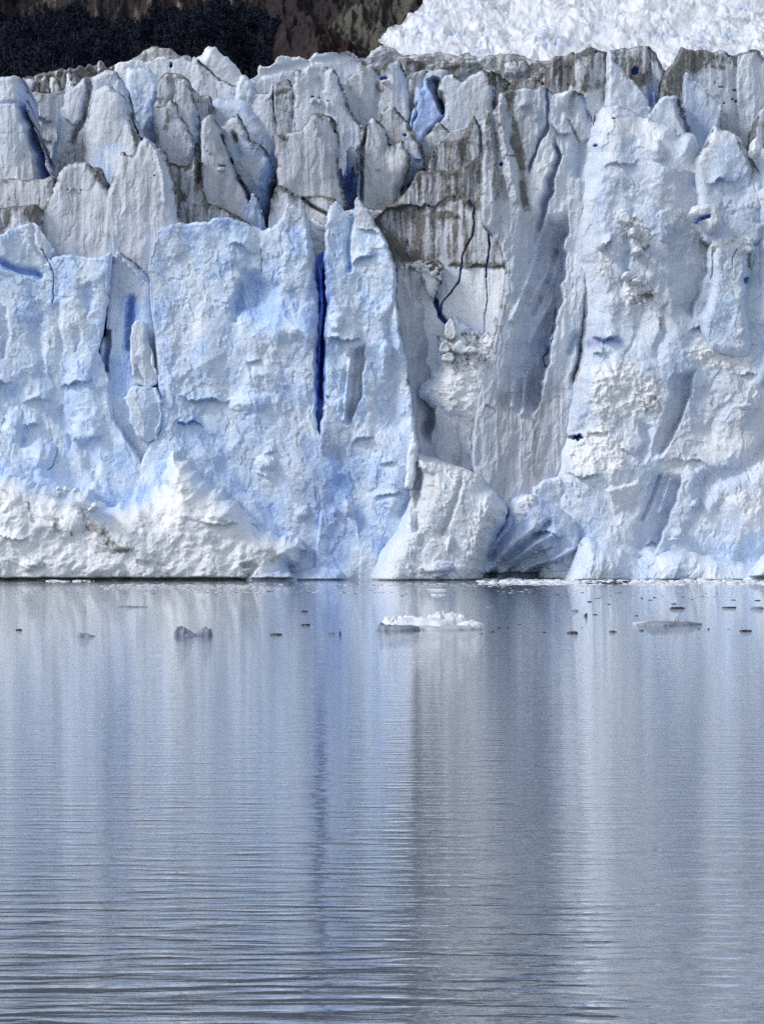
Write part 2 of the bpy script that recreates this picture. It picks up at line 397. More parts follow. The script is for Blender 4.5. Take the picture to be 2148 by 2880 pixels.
# ---------------- farthest row, against the mountain and the icefield
I('rubble_ridge', [(20,242),(60,226),(95,214),(150,202),(195,196),(225,190),(262,186),(280,178),(300,186),(335,190),(345,260),(330,330),(20,330)], 84,
  'dirty black debris-covered ice ridge under the dark forest', style='rubble', amp=1.6, dirt=.78, grey=.6, edge=.3, r=14, T=3, jag=6)
for k, (bx, by, bw, bh, dk) in enumerate(((84,232,18,13,.1),(102,246,17,16,.55),(128,240,16,20,.4),(152,226,14,12,.05),(158,244,15,17,.45),(182,228,11,22,.25),(196,216,11,12,.1),(214,226,15,13,.5),(66,240,12,10,.1))):
    I('ice_block', [(bx-bw,by+14),(bx-bw*.8,by-bh*.4),(bx-bw*.2,by-bh),(bx+bw*.5,by-bh*.7),(bx+bw,by),(bx+bw,by+30),(bx-bw,by+30)], 78-k*.3, r=12, T=2.4, dirt=dk, grey=.5, white=.5*(dk<.2), style='smooth', edge=.5, jag=1.6)
I('ice_dome', [(366,176),(380,162),(396,150),(418,135),(440,133),(454,136),(480,137),(500,150),(512,156),(528,158),(540,172),(548,200),(540,260),(366,260)], 74,
  'dirty grey rounded ice cap on the skyline', r=22, T=4, style='smooth', grey=.95, dirt=.25, edge=.3,
  feats=[('paint','white',[(375,165),(420,134),(470,136),(440,152),(400,158)],8,.8)])
I('ice_ridge', [(320,200),(322,180),(350,173),(372,169),(395,168),(414,171),(440,161),(462,157),(480,168),(500,163),(516,167),(545,175),(570,198),(600,215),(640,238),(700,262),(700,420),(320,420)], 66,
  'long pale ice ridge with one dark hole', r=16, T=2.6, white=.45, grey=.25, blue=.06, edge=.3, feats=[('hole',482,183,5.1,8.8,2.10)])
I('ice_peak', [(528,195),(545,169),(560,160),(573,148),(585,134),(605,134),(620,150),(640,163),(660,185),(678,208),(694,222),(694,330),(528,330)], 70,
  'pale pyramid of ice standing highest against the forest', r=30, T=4, grey=.35, white=.25, edge=.15, style='smooth')
I('ice_slab', [(538,172),(555,167),(575,180),(600,205),(622,222),(650,237),(680,247),(698,255),(706,275),(705,320),(690,420),(530,420)], 60, r=20, T=2.6, grey=.6, edge=.65, flute=.12)
I('ice_block', [(664,235),(678,212),(690,210),(700,222),(719,240),(716,268),(704,300),(664,300)], 58, r=14, T=2, blue=.12, white=.3, edge=.3, style='smooth')
I('ice_ridge', [(698,240),(716,215),(726,206),(729,184),(741,190),(760,187),(775,166),(790,154),(806,156),(820,162),(842,157),(852,161),(862,166),(872,165),(890,149),(906,150),(925,148),(946,147),(966,146),(980,144),(996,155),(1010,166),(1032,184),(1036,230),(1032,420),(698,420)], 70,
  'jagged pale ice crest in front of the brown rock', r=22, T=3, grey=.4, white=.45, blue=.05, edge=.3, jag=3, flute=.1,
  feats=[('ridge',[(735,215),(800,195),(870,178),(960,160)],9,-.5),('stain','blue',[(985,190),(975,240)],12,.2)])
I('ice_ridge', [(995,178),(1030,162),(1050,144),(1068,131),(1096,132),(1112,139),(1130,155),(1152,156),(1200,151),(1240,148),(1282,155),(1312,151),(1326,158),(1346,160),(1380,155),(1425,150),(1456,152),(1480,162),(1512,172),(1546,172),(1562,168),(1600,200),(1600,420),(995,420)], 76,
  'low dirty ice ridge along the foot of the white icefield', r=14, T=2.5, grey=.9, dirt=.16, edge=.5, jag=3, style='rubble', amp=.7, feats=[('paint','dirt',[(1000,172),(1130,160),(1300,172),(1300,230),(1000,230)],10,.3),('paint','blue',[(1195,170),(1225,170),(1222,205),(1205,205)],8,.5),('paint','dirt',[(1345,160),(1425,150),(1500,170),(1560,175),(1540,205),(1350,200)],10,.32)])
I('ice_ridge', [(1130,178),(1160,166),(1200,172),(1240,170),(1262,176),(1290,172),(1320,164),(1342,172),(1360,182),(1378,195),(1400,200),(1418,180),(1440,170),(1462,166),(1480,176),(1492,192),(1512,180),(1536,186),(1544,215),(1545,420),(1130,420)], 62,
  'row of dirty ice hummocks', r=16, T=2.6, grey=.85, dirt=.22, edge=.9, jag=4, style='rubble', amp=.8, feats=[('stain','dirt',[(1150,180),(1200,200),(1280,195)],14,.35),('paint','white',[(1420,185),(1470,172),(1490,195),(1450,220)],8,.5)])
# ---------------- second row
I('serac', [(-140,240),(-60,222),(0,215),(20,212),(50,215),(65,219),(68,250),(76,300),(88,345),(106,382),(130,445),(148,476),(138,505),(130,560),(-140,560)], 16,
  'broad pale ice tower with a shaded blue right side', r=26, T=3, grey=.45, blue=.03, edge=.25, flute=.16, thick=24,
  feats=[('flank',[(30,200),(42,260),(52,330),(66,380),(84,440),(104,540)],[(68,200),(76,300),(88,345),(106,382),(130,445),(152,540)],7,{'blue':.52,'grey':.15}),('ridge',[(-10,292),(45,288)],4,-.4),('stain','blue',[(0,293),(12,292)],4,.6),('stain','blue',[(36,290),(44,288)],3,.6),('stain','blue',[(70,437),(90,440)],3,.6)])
I('serac', [(-420,260),(-300,215),(-230,235),(-170,225),(-120,300),(-90,420),(-90,560),(-420,560)], 24, r=30, T=4, grey=.5, edge=.5, flute=.15, cell=4)
I('ice_slab', [(58,262),(100,258),(140,262),(170,252),(198,246),(200,300),(190,345),(168,430),(140,540),(58,540)], 50, 'grey stepped ice slab set back between two towers', r=10, T=1.5, grey=.9, edge=.3, flute=.1,
  feats=[('lip',[(80,322),(110,330),(155,340)],.8,20),('lip',[(105,388),(150,396)],.6,18)])
I('serac', [(120,560),(138,490),(150,440),(160,385),(166,312),(178,288),(187,242),(200,228),(215,238),(236,220),(258,211),(270,210),(295,198),(320,198),(336,210),(352,235),(364,270),(371,310),(385,342),(405,375),(416,398),(400,440),(380,560)], 24,
  'massive round-topped ice tower with a dark gully down its face', r=34, T=4.5, grey=.5, blue=.02, edge=.4, flute=.2,
  feats=[('ridge',[(256,215),(252,260),(242,300),(236,340),(214,372),(206,400)],8,-1.5),('stain','dirt',[(252,230),(248,290),(240,330),(215,370),(205,395)],9,.5),
   ('flank',[(338,205),(348,270),(360,330),(380,420)],[(356,205),(366,280),(384,342),(418,420)],4,{'blue':.38,'grey':.25}),
   ('paint','blue',[(160,380),(172,300),(180,300),(172,400),(150,480),(138,480)],6,.34),('paint','grey',[(160,380),(172,300),(180,300),(172,400),(150,480),(138,480)],6,.05),
   ('paint','dirt',[(180,380),(250,390),(250,480),(150,500)],18,.35),('lip',[(180,330),(205,352),(228,330)],.7,16)])
I('ice_dome', [(246,560),(240,470),(238,400),(242,340),(256,285),(275,250),(298,237),(320,245),(340,262),(352,275),(362,310),(372,345),(396,395),(392,430),(360,560)], 20,
  'smooth ice dome on the face of the round-topped tower', r=40, T=4, grey=.5, edge=.25, flute=.14, amp=.8,
  feats=[('paint','dirt',[(366,340),(400,400),(385,420),(372,390)],7,.7),('paint','blue',[(258,400),(340,410),(345,430),(300,425),(340,520),(258,520)],16,.36),('paint','grey',[(256,412),(380,430),(345,560),(250,560)],16,.05)])
I('ice_slab', [(352,222),(360,190),(380,187),(396,187),(412,191),(426,200),(440,215),(448,226),(446,280),(440,420),(420,460),(360,460)], 44,
  'bright blue ice slab deep between two towers', r=18, T=2, blue=.24, white=.1, edge=.3, style='smooth', feats=[('flank',[(436,260),(428,310),(412,350),(402,420)],[(450,260),(448,310),(448,360),(448,420)],4,{'blue':.62})])  # blue flank value paints the shadow on the slab's right side
I('serac', [(436,440),(432,298),(438,285),(446,228),(456,206),(480,203),(500,205),(520,214),(531,225),(545,250),(560,265),(592,276),(580,330),(560,400),(556,560),(440,560)], 30, r=22, T=3, grey=.8, dirt=.04, edge=.55, flute=.15,
  feats=[('stain','dirt',[(455,212),(485,225),(520,222)],14,.4),('ridge',[(485,210),(490,260),(478,290)],7,-1)])
I('serac', [(446,560),(440,440),(434,360),(432,302),(458,296),(470,283),(484,277),(495,292),(508,325),(524,350),(540,380),(550,410),(544,440),(530,560)], 26,
  'blunt grey ice tower streaked with dark run-off', r=26, T=3, grey=.75, dirt=.06, edge=.5, flute=.15,
  feats=[('stain','dirt',[(470,310),(468,360)],7,.45),('stain','blue',[(475,425),(495,422)],7,.35),('hole',492,388,3.4,2.0,0.42)])
I('serac', [(495,420),(496,240),(508,224),(520,222),(532,240),(545,275),(556,310),(564,350),(552,400),(545,420),(530,460)], 27, r=22, T=3, grey=.75, edge=.6, flute=.12,
  feats=[('flank',[(536,290),(540,340),(540,420)],[(556,290),(566,340),(552,420)],3,{'blue':.4,'grey':.3})])
I('ice_dome', [(560,600),(566,340),(580,310),(596,288),(615,276),(640,278),(665,282),(686,285),(702,294),(726,320),(742,340),(760,372),(778,400),(792,440),(796,660),(560,660)], 40,
  'pale blue ice bulge between the grey spires, deep blue at its foot', r=36, T=4, blue=.16, grey=.12, white=.15, edge=.2, amp=.8, style='smooth',
  feats=[('paint','blue',[(700,372),(780,395),(795,450),(770,480),(720,400)],16,.42),('paint','blue',[(765,440),(800,470),(800,660),(740,660)],14,.82),('paint','grey',[(740,420),(800,440),(800,660),(720,660)],14,0)])
I('ice_slab', [(690,420),(698,300),(710,278),(722,266),(742,262),(757,265),(767,236),(771,256),(776,330),(788,390),(790,440)], 38, r=18, T=2, grey=.55, edge=.35, flute=.12)
I('ice_slab', [(776,330),(769,242),(788,229),(808,222),(820,238),(828,262),(830,350),(832,400),(830,440),(790,440)], 36, 'grey dirt-banded ice slab', r=12, T=1.6, grey=.9, dirt=.1, edge=.5, flute=.1,
  feats=[('stain','dirt',[(778,262),(800,256),(822,248)],7,.5),('crack',[(775,307),(800,312),(822,320)],1.2,.3)])
I('serac', [(826,440),(824,300),(826,240),(829,193),(850,200),(866,181),(880,175),(905,180),(921,192),(940,195),(951,210),(956,232),(970,262),(982,300),(1002,332),(1024,362),(1030,440),(1000,520),(830,520)], 33,
  'wide pale ice tower with a row of small blue holes', r=26, T=3.2, grey=.42, blue=.04, edge=.6, flute=.16,
  feats=[('hole',879,273,5.1,2.1,0.63),('hole',898,277,3.4,2.1,0.63),('hole',922,285,3.8,2.1,0.63),('boss',880,286,9,8,.7),('boss',899,290,5,9,.6),('boss',922,302,6,16,.6),
   ('flank',[(822,280),(820,330),(824,390)],[(830,280),(832,330),(836,390)],2,{'blue':.5}),('stain','dirt',[(832,198),(845,205)],6,.4),('paint','blue',[(950,380),(1010,380),(990,430),(950,410)],14,.24),('ridge',[(898,225),(908,250)],6,-.5)])
I('serac', [(960,330),(956,240),(974,236),(978,216),(990,205),(1010,198),(1026,182),(1046,179),(1056,190),(1066,185),(1080,170),(1100,173),(1120,165),(1128,176),(1138,195),(1144,220),(1151,260),(1153,340),(1150,400),(1140,450),(980,450)], 38,
  'grey ice tower with a blue hollow under its notched top', r=26, T=3.2, grey=.62, blue=.02, edge=.6, flute=.18,
  feats=[('hole',1078,219,12.8,6.4,1.12),('boss',1082,232,14,8,.9),('paint','white',[(1064,222),(1095,222),(1090,245),(1066,238)],6,.7),('stain','dirt',[(1060,240),(1068,256)],11,.5),('stain','dirt',[(1066,205),(1084,178)],8,.6),('boss',1080,188,7,8,.8),('stain','blue',[(1005,325),(1030,330)],8,.3),('ridge',[(1062,190),(1060,260),(1055,330)],9,-.9)])
I('ice_slab', [(1145,380),(1147,240),(1162,205),(1200,200),(1210,240),(1205,330),(1190,400),(1160,420)], 54, r=12, T=2, grey=.7, dirt=.2, edge=.4)
I('serac', [(1150,440),(1152,350),(1163,300),(1170,240),(1186,250),(1196,216),(1205,199),(1230,197),(1256,194),(1254,222),(1244,245),(1256,300),(1254,320),(1234,350),(1200,382),(1180,420)], 36,
  'blue hollowed ice face in a shaded alcove', r=14, T=2.5, blue=.36, grey=.2, edge=.3, style='smooth',
  feats=[('flank',[(1190,225),(1206,260),(1220,290),(1236,330)],[(1236,225),(1250,260),(1258,300),(1246,330)],5,{'blue':.72}),('paint','grey',[(1200,195),(1260,190),(1250,225),(1200,235)],8,.8),('flank',[(1160,290),(1156,330),(1152,380)],[(1172,290),(1168,330),(1166,380)],2.5,{'blue':.6})])
I('serac', [(1222,380),(1250,320),(1256,300),(1246,270),(1232,250),(1244,216),(1270,207),(1286,215),(1300,230),(1320,216),(1340,206),(1360,195),(1373,200),(1386,230),(1391,262),(1389,310),(1384,345),(1370,400),(1340,430),(1240,430)], 28,
  'smooth pale ice slab with one brown stain at its top', r=20, T=2.6, grey=.4, blue=.05, edge=.45, flute=.1, amp=.8,
  feats=[('stain','dirt',[(1362,198),(1374,215),(1376,235)],7,.7),('stain','dirt',[(1238,215),(1232,240)],7,.7)])
I('ice_slab', [(1380,430),(1386,240),(1378,199),(1400,206),(1420,220),(1431,226),(1424,250),(1440,226),(1460,222),(1490,218),(1505,214),(1530,240),(1530,430)], 32, r=10, T=2, grey=.85, dirt=.32, edge=.8, flute=.2)
# ---------------- front row of towers
I('crevasse_wall', [(938,560),(948,500),(958,474),(966,505),(978,490),(990,462),(1000,500),(1014,490),(1015,640),(930,640)], 24, 'deep blue crevasse wall behind the narrow gap', r=20, T=2, blue=.72, edge=0, style='smooth')
I('ice_slab', [(962,600),(968,540),(978,480),(974,430),(984,412),(1005,408),(1014,430),(1014,520),(1004,600)], 26, r=12, T=2, grey=.6, blue=.15, edge=.4, feats=[('paint','blue',[(950,440),(985,460),(994,600),(955,600)],9,.75),('paint','grey',[(950,440),(985,460),(994,600),(955,600)],9,0),('stain','dirt',[(1006,500),(1004,580)],6,.5)])
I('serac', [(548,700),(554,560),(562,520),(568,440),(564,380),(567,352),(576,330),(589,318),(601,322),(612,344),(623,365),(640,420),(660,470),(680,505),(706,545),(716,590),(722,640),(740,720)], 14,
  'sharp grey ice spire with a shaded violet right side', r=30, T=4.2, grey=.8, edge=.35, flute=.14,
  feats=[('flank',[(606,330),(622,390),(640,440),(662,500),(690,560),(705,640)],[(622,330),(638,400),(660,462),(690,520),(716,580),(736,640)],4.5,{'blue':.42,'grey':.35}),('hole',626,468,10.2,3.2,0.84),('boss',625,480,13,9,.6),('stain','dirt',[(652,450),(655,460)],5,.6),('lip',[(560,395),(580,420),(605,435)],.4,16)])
I('ice_slab', [(690,600),(708,545),(722,548),(738,590),(745,660),(690,660)], 13, r=10, T=1.0, blue=.34, grey=.35, edge=.2)
I('serac', [(624,420),(622,358),(640,336),(655,325),(667,319),(678,334),(688,352),(697,372),(700,393),(726,404),(746,418),(761,445),(773,480),(770,520),(762,570),(752,620),(740,720),(690,720),(664,560),(640,460)], 20,
  'pointed ice spire, dirty at the tip and pale blue below', r=30, T=4, grey=.35, blue=.14, edge=.6, amp=1.1, style='serac',
  feats=[('paint','grey',[(620,320),(700,320),(700,400),(640,400)],14,.8),('stain','dirt',[(655,370),(668,392)],9,.6),('stain','dirt',[(672,330),(690,360)],7,.4),('paint','blue',[(735,470),(780,440),(780,600),(735,640)],12,.6),('ridge',[(662,385),(672,440)],7,-.8),('paint','grey',[(660,410),(780,410),(770,640),(680,640)],16,.1)])
I('serac', [(780,500),(776,390),(795,378),(820,370),(847,362),(861,345),(870,325),(886,318),(905,318),(925,325),(940,335),(949,350),(954,380),(952,405),(956,430),(950,452),(956,500),(966,540),(974,640),(800,640)], 11,
  'broad grey ice tower with a bald rounded head', r=30, T=3.6, grey=.85, edge=.75, flute=.16,
  feats=[('stain','dirt',[(790,385),(805,392)],8,.55),('stain','dirt',[(800,400),(812,425)],11,.3),('hole',942,369,4.2,4.0,0.56),('stain','dirt',[(936,345),(944,370)],7,.5),('flank',[(944,385),(940,420),(946,460)],[(956,385),(960,420),(956,460)],1.6,{'blue':.45}),('paint','white',[(840,500),(960,500),(960,640),(840,640)],30,.15),('ridge',[(878,345),(895,375)],8,.6)])
I('serac', [(1000,620),(1005,470),(1006,420),(1014,372),(1030,343),(1046,336),(1062,338),(1076,350),(1086,372),(1096,402),(1106,404),(1126,390),(1140,412),(1153,440),(1151,470),(1141,490),(1136,520),(1122,560),(1110,700),(1000,700)], 16,
  'ice tower with a polished white lower face and a blue left edge', r=26, T=3.4, grey=.75, edge=.6, flute=.16,
  feats=[('flank',[(1004,420),(1006,480),(1000,580)],[(1023,360),(1020,480),(1018,580)],3,{'blue':.5,'grey':.2}),('ridge',[(1030,355),(1022,420),(1019,500),(1015,560)],4,-1.2),('stain','dirt',[(1033,350),(1022,420),(1020,470)],4,.6),
   ('paint','white',[(1095,450),(1125,410),(1150,440),(1148,475),(1110,490),(1088,475)],10,.7),('paint','grey',[(1090,440),(1120,405),(1155,440),(1148,485),(1100,490)],10,.2),('stain','dirt',[(1050,390),(1056,420)],5,.4),('boss',1062,478,7,6,.5)])
I('serac', [(1056,480),(1060,345),(1070,322),(1082,304),(1097,291),(1110,300),(1126,318),(1141,335),(1156,355),(1171,385),(1184,410),(1190,440),(1195,475),(1182,490),(1160,512),(1140,540),(1130,640),(1060,640)], 22,
  'sharp-pointed grey ice spire behind the white-faced tower', r=24, T=3.2, grey=.8, edge=.75, flute=.15,
  feats=[('paint','blue',[(1130,420),(1180,440),(1190,475),(1140,520),(1125,500)],9,.35),('paint','grey',[(1130,420),(1180,430),(1190,475),(1140,520)],9,.2),('stain','dirt',[(1150,365),(1180,420)],7,.6),('hole',1138,380,6.8,4.0,0.70),('lip',[(1160,450),(1195,452)],.7,12)])
I('ice_slab', [(1182,430),(1190,390),(1215,370),(1228,360),(1236,400),(1222,450),(1210,520),(1180,520)], 26, r=14, T=2, grey=.4, blue=.1, white=.2, edge=.35, style='smooth')
I('ice_slab', [(1212,460),(1216,380),(1222,352),(1232,345),(1246,352),(1262,368),(1290,362),(1313,354),(1332,338),(1340,400),(1330,480),(1215,480)], 24, 'pale grey ice ledge behind the brown fin', r=14, T=2, grey=.7, edge=.5)
I('serac', [(1198,560),(1206,470),(1214,425),(1226,400),(1250,398),(1275,396),(1290,390),(1311,377),(1318,350),(1322,334),(1333,320),(1343,336),(1351,360),(1357,388),(1358,480),(1350,560)], 15,
  'brown-streaked ice fin ending in a thin point', r=16, T=2.2, grey=.85, dirt=.32, edge=.7, flute=.22,
  feats=[('stain','dirt',[(1293,395),(1300,440),(1310,455)],9,.5),('flank',[(1210,420),(1206,470),(1195,520)],[(1228,410),(1226,470),(1222,520)],1.5,{'blue':.3}),('paint','white',[(1205,470),(1290,470),(1290,500),(1205,500)],10,.3)])
I('ice_slab', [(765,560),(782,520),(800,526),(830,545),(850,553),(880,547),(912,553),(946,561),(950,600),(1010,580),(1060,590),(1100,600),(1120,640),(1080,760),(760,760)], 9,
  'dirty grey ice shelf below the bald tower', r=14, T=2, grey=.85, dirt=.06, edge=.8, feats=[('ridge',[(850,556),(880,580),(925,605)],4,-1.2),('stain','dirt',[(850,556),(880,580),(925,605)],4,.8)])
I('serac', [(55,760),(90,640),(116,595),(133,565),(150,530),(165,490),(180,470),(196,460),(215,456),(239,453),(256,465),(268,470),(286,475),(297,500),(306,525),(330,600),(345,800),(60,800)], 7,
  'grey ice tower with a dirty rounded top', r=36, T=4, grey=.82, edge=.7, flute=.16,
  feats=[('paint','dirt',[(245,455),(292,478),(305,530),(270,510)],11,.55),('hole',192,535,3.4,2.4,0.35),('hole',230,536,2.5,2.0,0.35),('stain','dirt',[(150,540),(130,590),(112,625)],6,.4),('lip',[(190,540),(235,545)],.3,14)])
I('serac', [(300,560),(314,508),(326,482),(343,430),(358,436),(375,433),(390,405),(409,387),(421,394),(440,410),(460,420),(469,432),(476,470),(486,512),(496,560),(508,640),(530,800),(280,800)], 5,
  'tall pale grey ice spire with twin shoulders', r=40, T=4.6, grey=.75, edge=.5, flute=.15,
  feats=[('ridge',[(418,400),(440,430),(452,465),(462,510),(466,570)],6,.9),('stain','blue',[(445,440),(455,470)],5,.3),('stain','blue',[(463,500),(467,560)],6,.25),('hole',437,497,3.4,2.4,0.35),('hole',306,546,3.4,2.0,0.35),('hole',322,548,2.5,1.6,0.35),('stain','dirt',[(370,440),(385,412)],5,.4)])
I('ice_slab', [(470,480),(485,455),(500,460),(520,466),(536,452),(546,440),(562,452),(566,520),(590,572),(640,590),(710,640),(720,760),(470,760)], 11,
  'dark saddle of dirty ice between two spires', r=18, T=2.2, grey=.8, dirt=.28, edge=.9, amp=1.2,
  feats=[('paint','dirt',[(545,440),(562,445),(566,500),(552,510)],8,.75),('paint','dirt',[(490,520),(520,540),(530,575),(500,570)],10,.8),('ridge',[(560,450),(556,510)],6,-1.3)])  # first dirt patch paints the shadow strip beside the spire
I('ice_slab', [(-140,520),(-60,506),(30,503),(80,506),(130,500),(162,494),(156,540),(130,620),(-140,620)], 10, 'low grey ice bench with a dirty top edge', r=14, T=2, grey=.88, dirt=.05, edge=.7, flute=.22)
I('ice_slab', [(-140,610),(-60,592),(0,586),(30,582),(62,578),(100,575),(117,588),(124,615),(110,680),(-140,720)], 6, 'black-edged dirty ice hump at the foot of the bench', r=14, T=2, grey=.8, dirt=.32, edge=1, feats=[('paint','dirt',[(80,578),(118,590),(110,640),(80,610)],9,.75)])
I('serac', [(-420,560),(-300,480),(-200,530),(-120,640),(-110,800),(-420,800)], 8, r=36, T=4, grey=.8, edge=.5, cell=4)
# ---------------- the big cracked brown slab, set back at the centre
I('ice_slab', [(1010,620),(1060,596),(1100,575),(1140,540),(1164,506),(1170,482),(1184,481),(1200,485),(1215,480),(1245,477),(1270,482),(1285,475),(1310,465),(1330,445),(1356,428),(1374,460),(1396,540),(1424,600),(1440,640),(1440,800),(1060,800)], 9,
  'dirty brown upper step of the cracked slab', r=12, T=2, grey=.85, dirt=.32, edge=.8, flute=.26,
  feats=[('crack',[(1358,330),(1364,400),(1366,460),(1362,520),(1364,580)],5,2.2),('stain','dirt',[(1180,490),(1183,560)],7,.35),('stain','dirt',[(1290,480),(1296,560)],10,.3),('hole',1112,538,6.0,7.2,0.84),('crack',[(1086,545),(1080,560),(1076,574)],5,1.2),('crack',[(1122,530),(1112,545),(1096,552)],4,1)])
I('ice_slab', [(1030,640),(1056,612),(1080,586),(1110,580),(1150,570),(1180,580),(1190,572),(1220,575),(1240,560),(1256,549),(1270,545),(1284,555),(1311,555),(1325,559),(1330,575),(1338,561),(1350,557),(1365,568),(1376,592),(1388,578),(1402,576),(1420,580),(1430,598),(1436,584),(1442,620),(1443,720),(1436,850),(1424,960),(1404,1030),(1380,1080),(1130,1080),(1100,760)], 5,
  'cracked vertical slab, brown above and white below, split by two thin blue clefts', r=10, T=1.6, grey=.9, dirt=.34, edge=.9, flute=.2, amp=.75,
  feats=[('stain','dirt',[(1068,630),(1090,660),(1110,690),(1130,725),(1200,738)],20,.5),('stain','dirt',[(1205,606),(1240,602),(1275,604)],9,.6),('stain','dirt',[(1185,590),(1190,700)],10,.3),('stain','dirt',[(1270,745),(1330,747),(1420,752),(1440,745)],7,.65),('stain','dirt',[(1395,620),(1398,650)],4,.6),('stain','dirt',[(1398,664),(1408,667)],4,.7),
   ('paint','grey',[(1130,752),(1260,748),(1440,752),(1500,760),(1500,1100),(1120,1100)],7,.12),('paint','dirt',[(1130,756),(1260,752),(1440,757),(1500,760),(1500,1100),(1120,1100)],6,0),('paint','white',[(1130,760),(1440,760),(1500,1100),(1120,1100)],14,.62),
   ('paint','blue',[(1240,750),(1300,750),(1290,800),(1240,850),(1225,840)],10,.3),
   ('crack',[(1334,560),(1332,600),(1331,652),(1318,680),(1302,712),(1297,750),(1290,790),(1268,822),(1244,848),(1238,882)],5,2.4),('crack',[(1366,560),(1374,600),(1373,650),(1376,700),(1369,740),(1366,780)],5.5,2.4),('crack',[(1366,780),(1370,840),(1363,890),(1360,930),(1353,955)],2.6,1.2),
   ('crack',[(1224,842),(1232,872),(1244,896),(1266,916)],15,4.5),('lip',[(1245,745),(1330,748),(1440,752)],.5,10),('stain','dirt',[(1392,900),(1400,940)],8,.4),('hole',1146,680,2.5,9.6,0.56),('boss',1145,684,6,5,.6),('boss',1283,608,6,6,.7)])
# ---------------- right hand towers
I('serac', [(1530,360),(1536,240),(1542,182),(1556,158),(1590,155),(1612,147),(1622,200),(1625,300),(1600,420)], 30, 'dirty grey ice tower beside the round-faced one', r=20, T=2.6, grey=.85, dirt=.4, edge=.5, flute=.2)
I('serac', [(1590,300),(1606,220),(1609,180),(1614,154),(1640,140),(1660,131),(1680,140),(1704,148),(1713,172),(1716,240),(1716,340),(1690,420),(1600,420)], 26,
  'grey dirt-covered ice tower with a round smooth face', r=18, T=2, grey=.8, dirt=.42, edge=.5, flute=.14, amp=.6,
  feats=[('boss',1656,196,52,58,.7),('paint','dirt',[(1600,245),(1640,258),(1690,245),(1716,230),(1716,420),(1590,420)],9,.08),('paint','grey',[(1600,245),(1640,258),(1690,245),(1716,260),(1716,420),(1590,420)],9,.5),('stain','dirt',[(1704,235),(1700,280)],7,.55)])
I('serac', [(1696,260),(1706,150),(1736,137),(1765,137),(1790,128),(1814,131),(1826,130),(1841,150),(1856,176),(1870,206),(1862,235),(1852,290),(1838,330),(1830,420),(1700,420)], 36,
  'brown-topped ice tower with a dark blue hollow', r=22, T=2.8, grey=.75, dirt=.42, edge=.5, flute=.26,
  feats=[('hole',1785,202,11.0,14.4,0.98),('boss',1806,212,15,24,1.6),('hole',1817,208,4.2,3.2,0.56),('paint','dirt',[(1815,140),(1872,210),(1860,330),(1818,330),(1822,240)],10,0),('paint','grey',[(1815,140),(1872,210),(1860,330),(1818,330),(1822,240)],10,.3),('paint','blue',[(1800,255),(1850,250),(1845,330),(1800,330)],16,.5),('ridge',[(1822,135),(1826,200),(1830,300)],5,-.6)])
I('ice_slab', [(1700,420),(1704,240),(1707,144),(1719,150),(1731,166),(1725,174),(1741,186),(1770,220),(1800,250),(1821,285),(1832,312),(1830,420)], 24,
  'bright white triangular ice slab leaning on the brown tower', r=14, T=2, grey=.3, white=.25, blue=.12, edge=.35, style='smooth', feats=[('plane',[(1700,140),(1735,170),(1835,320),(1830,420),(1700,420)],-.012,.004,0,10)])
I('serac', [(1846,440),(1856,262),(1866,214),(1880,190),(1898,172),(1909,136),(1918,129),(1931,135),(1955,145),(1975,137),(2000,147),(2030,140),(2060,155),(2085,148),(2105,138),(2121,135),(2137,146),(2150,165),(2180,170),(2200,300),(2140,420),(2100,480),(1850,480)], 30,
  'wide ice tower with a brown crest and dashes of blue holes', r=22, T=3, grey=.55, edge=.5, flute=.22,
  feats=[('paint','dirt',[(1860,270),(1868,205),(1905,125),(2010,140),(2040,170),(1990,195),(1930,215),(1920,330),(1935,420),(1915,400),(1895,330)],18,.66),('stain','dirt',[(2000,190),(2035,192)],6,.5),('hole',2026,245,8.5,2.4,0.63),('hole',2062,253,8.5,2.8,0.63),('hole',2058,279,4.2,4.0,0.63),('hole',2068,284,4.2,4.0,0.63),('hole',2034,291,3.4,3.2,0.63),('hole',2008,233,1.7,4.8,0.35),('paint','dirt',[(2060,150),(2085,150),(2070,185),(2060,185)],6,.4),('ridge',[(2068,165),(2064,230),(2070,330),(2080,420)],6,-.6),('paint','grey',[(2070,140),(2150,150),(2180,300),(2110,420),(2075,350)],16,.25)])
I('ice_slab', [(1920,440),(1924,280),(1925,207),(1941,214),(1970,240),(2000,260),(2031,290),(2027,330),(2022,360),(2040,440)], 25, 'pale blue triangular ice face under the brown crest', r=16, T=2, blue=.14, grey=.3, edge=.2, amp=.8,
  feats=[('paint','blue',[(1930,320),(2025,320),(2030,440),(1930,440)],26,.34),('plane',[(1920,207),(2031,290),(2040,440),(1920,440)],-.01,.006,0,10)])
I('ice_slab', [(1812,440),(1818,330),(1840,294),(1860,272),(1885,268),(1906,262),(1921,300),(1932,340),(1946,376),(1950,460)], 20, 'blue-grey ice wedge with a dirty right edge', r=22, T=2.8, blue=.2, grey=.4, edge=.35,
  feats=[('flank',[(1896,270),(1905,330),(1925,400)],[(1912,270),(1930,330),(1950,400)],2.2,{'dirt':.35}),('stain','blue',[(1885,285),(1890,283)],5,.4)])
I('serac', [(2096,520),(2112,400),(2126,350),(2130,318),(2150,290),(2200,280),(2260,330),(2260,520)], 20, r=18, T=2.5, grey=.8, dirt=.22, edge=.5, flute=.2)
I('serac', [(2180,420),(2200,190),(2280,150),(2380,180),(2450,140),(2560,190),(2560,560),(2180,560)], 30, r=26, T=3, grey=.6, dirt=.15, edge=.5, cell=4)
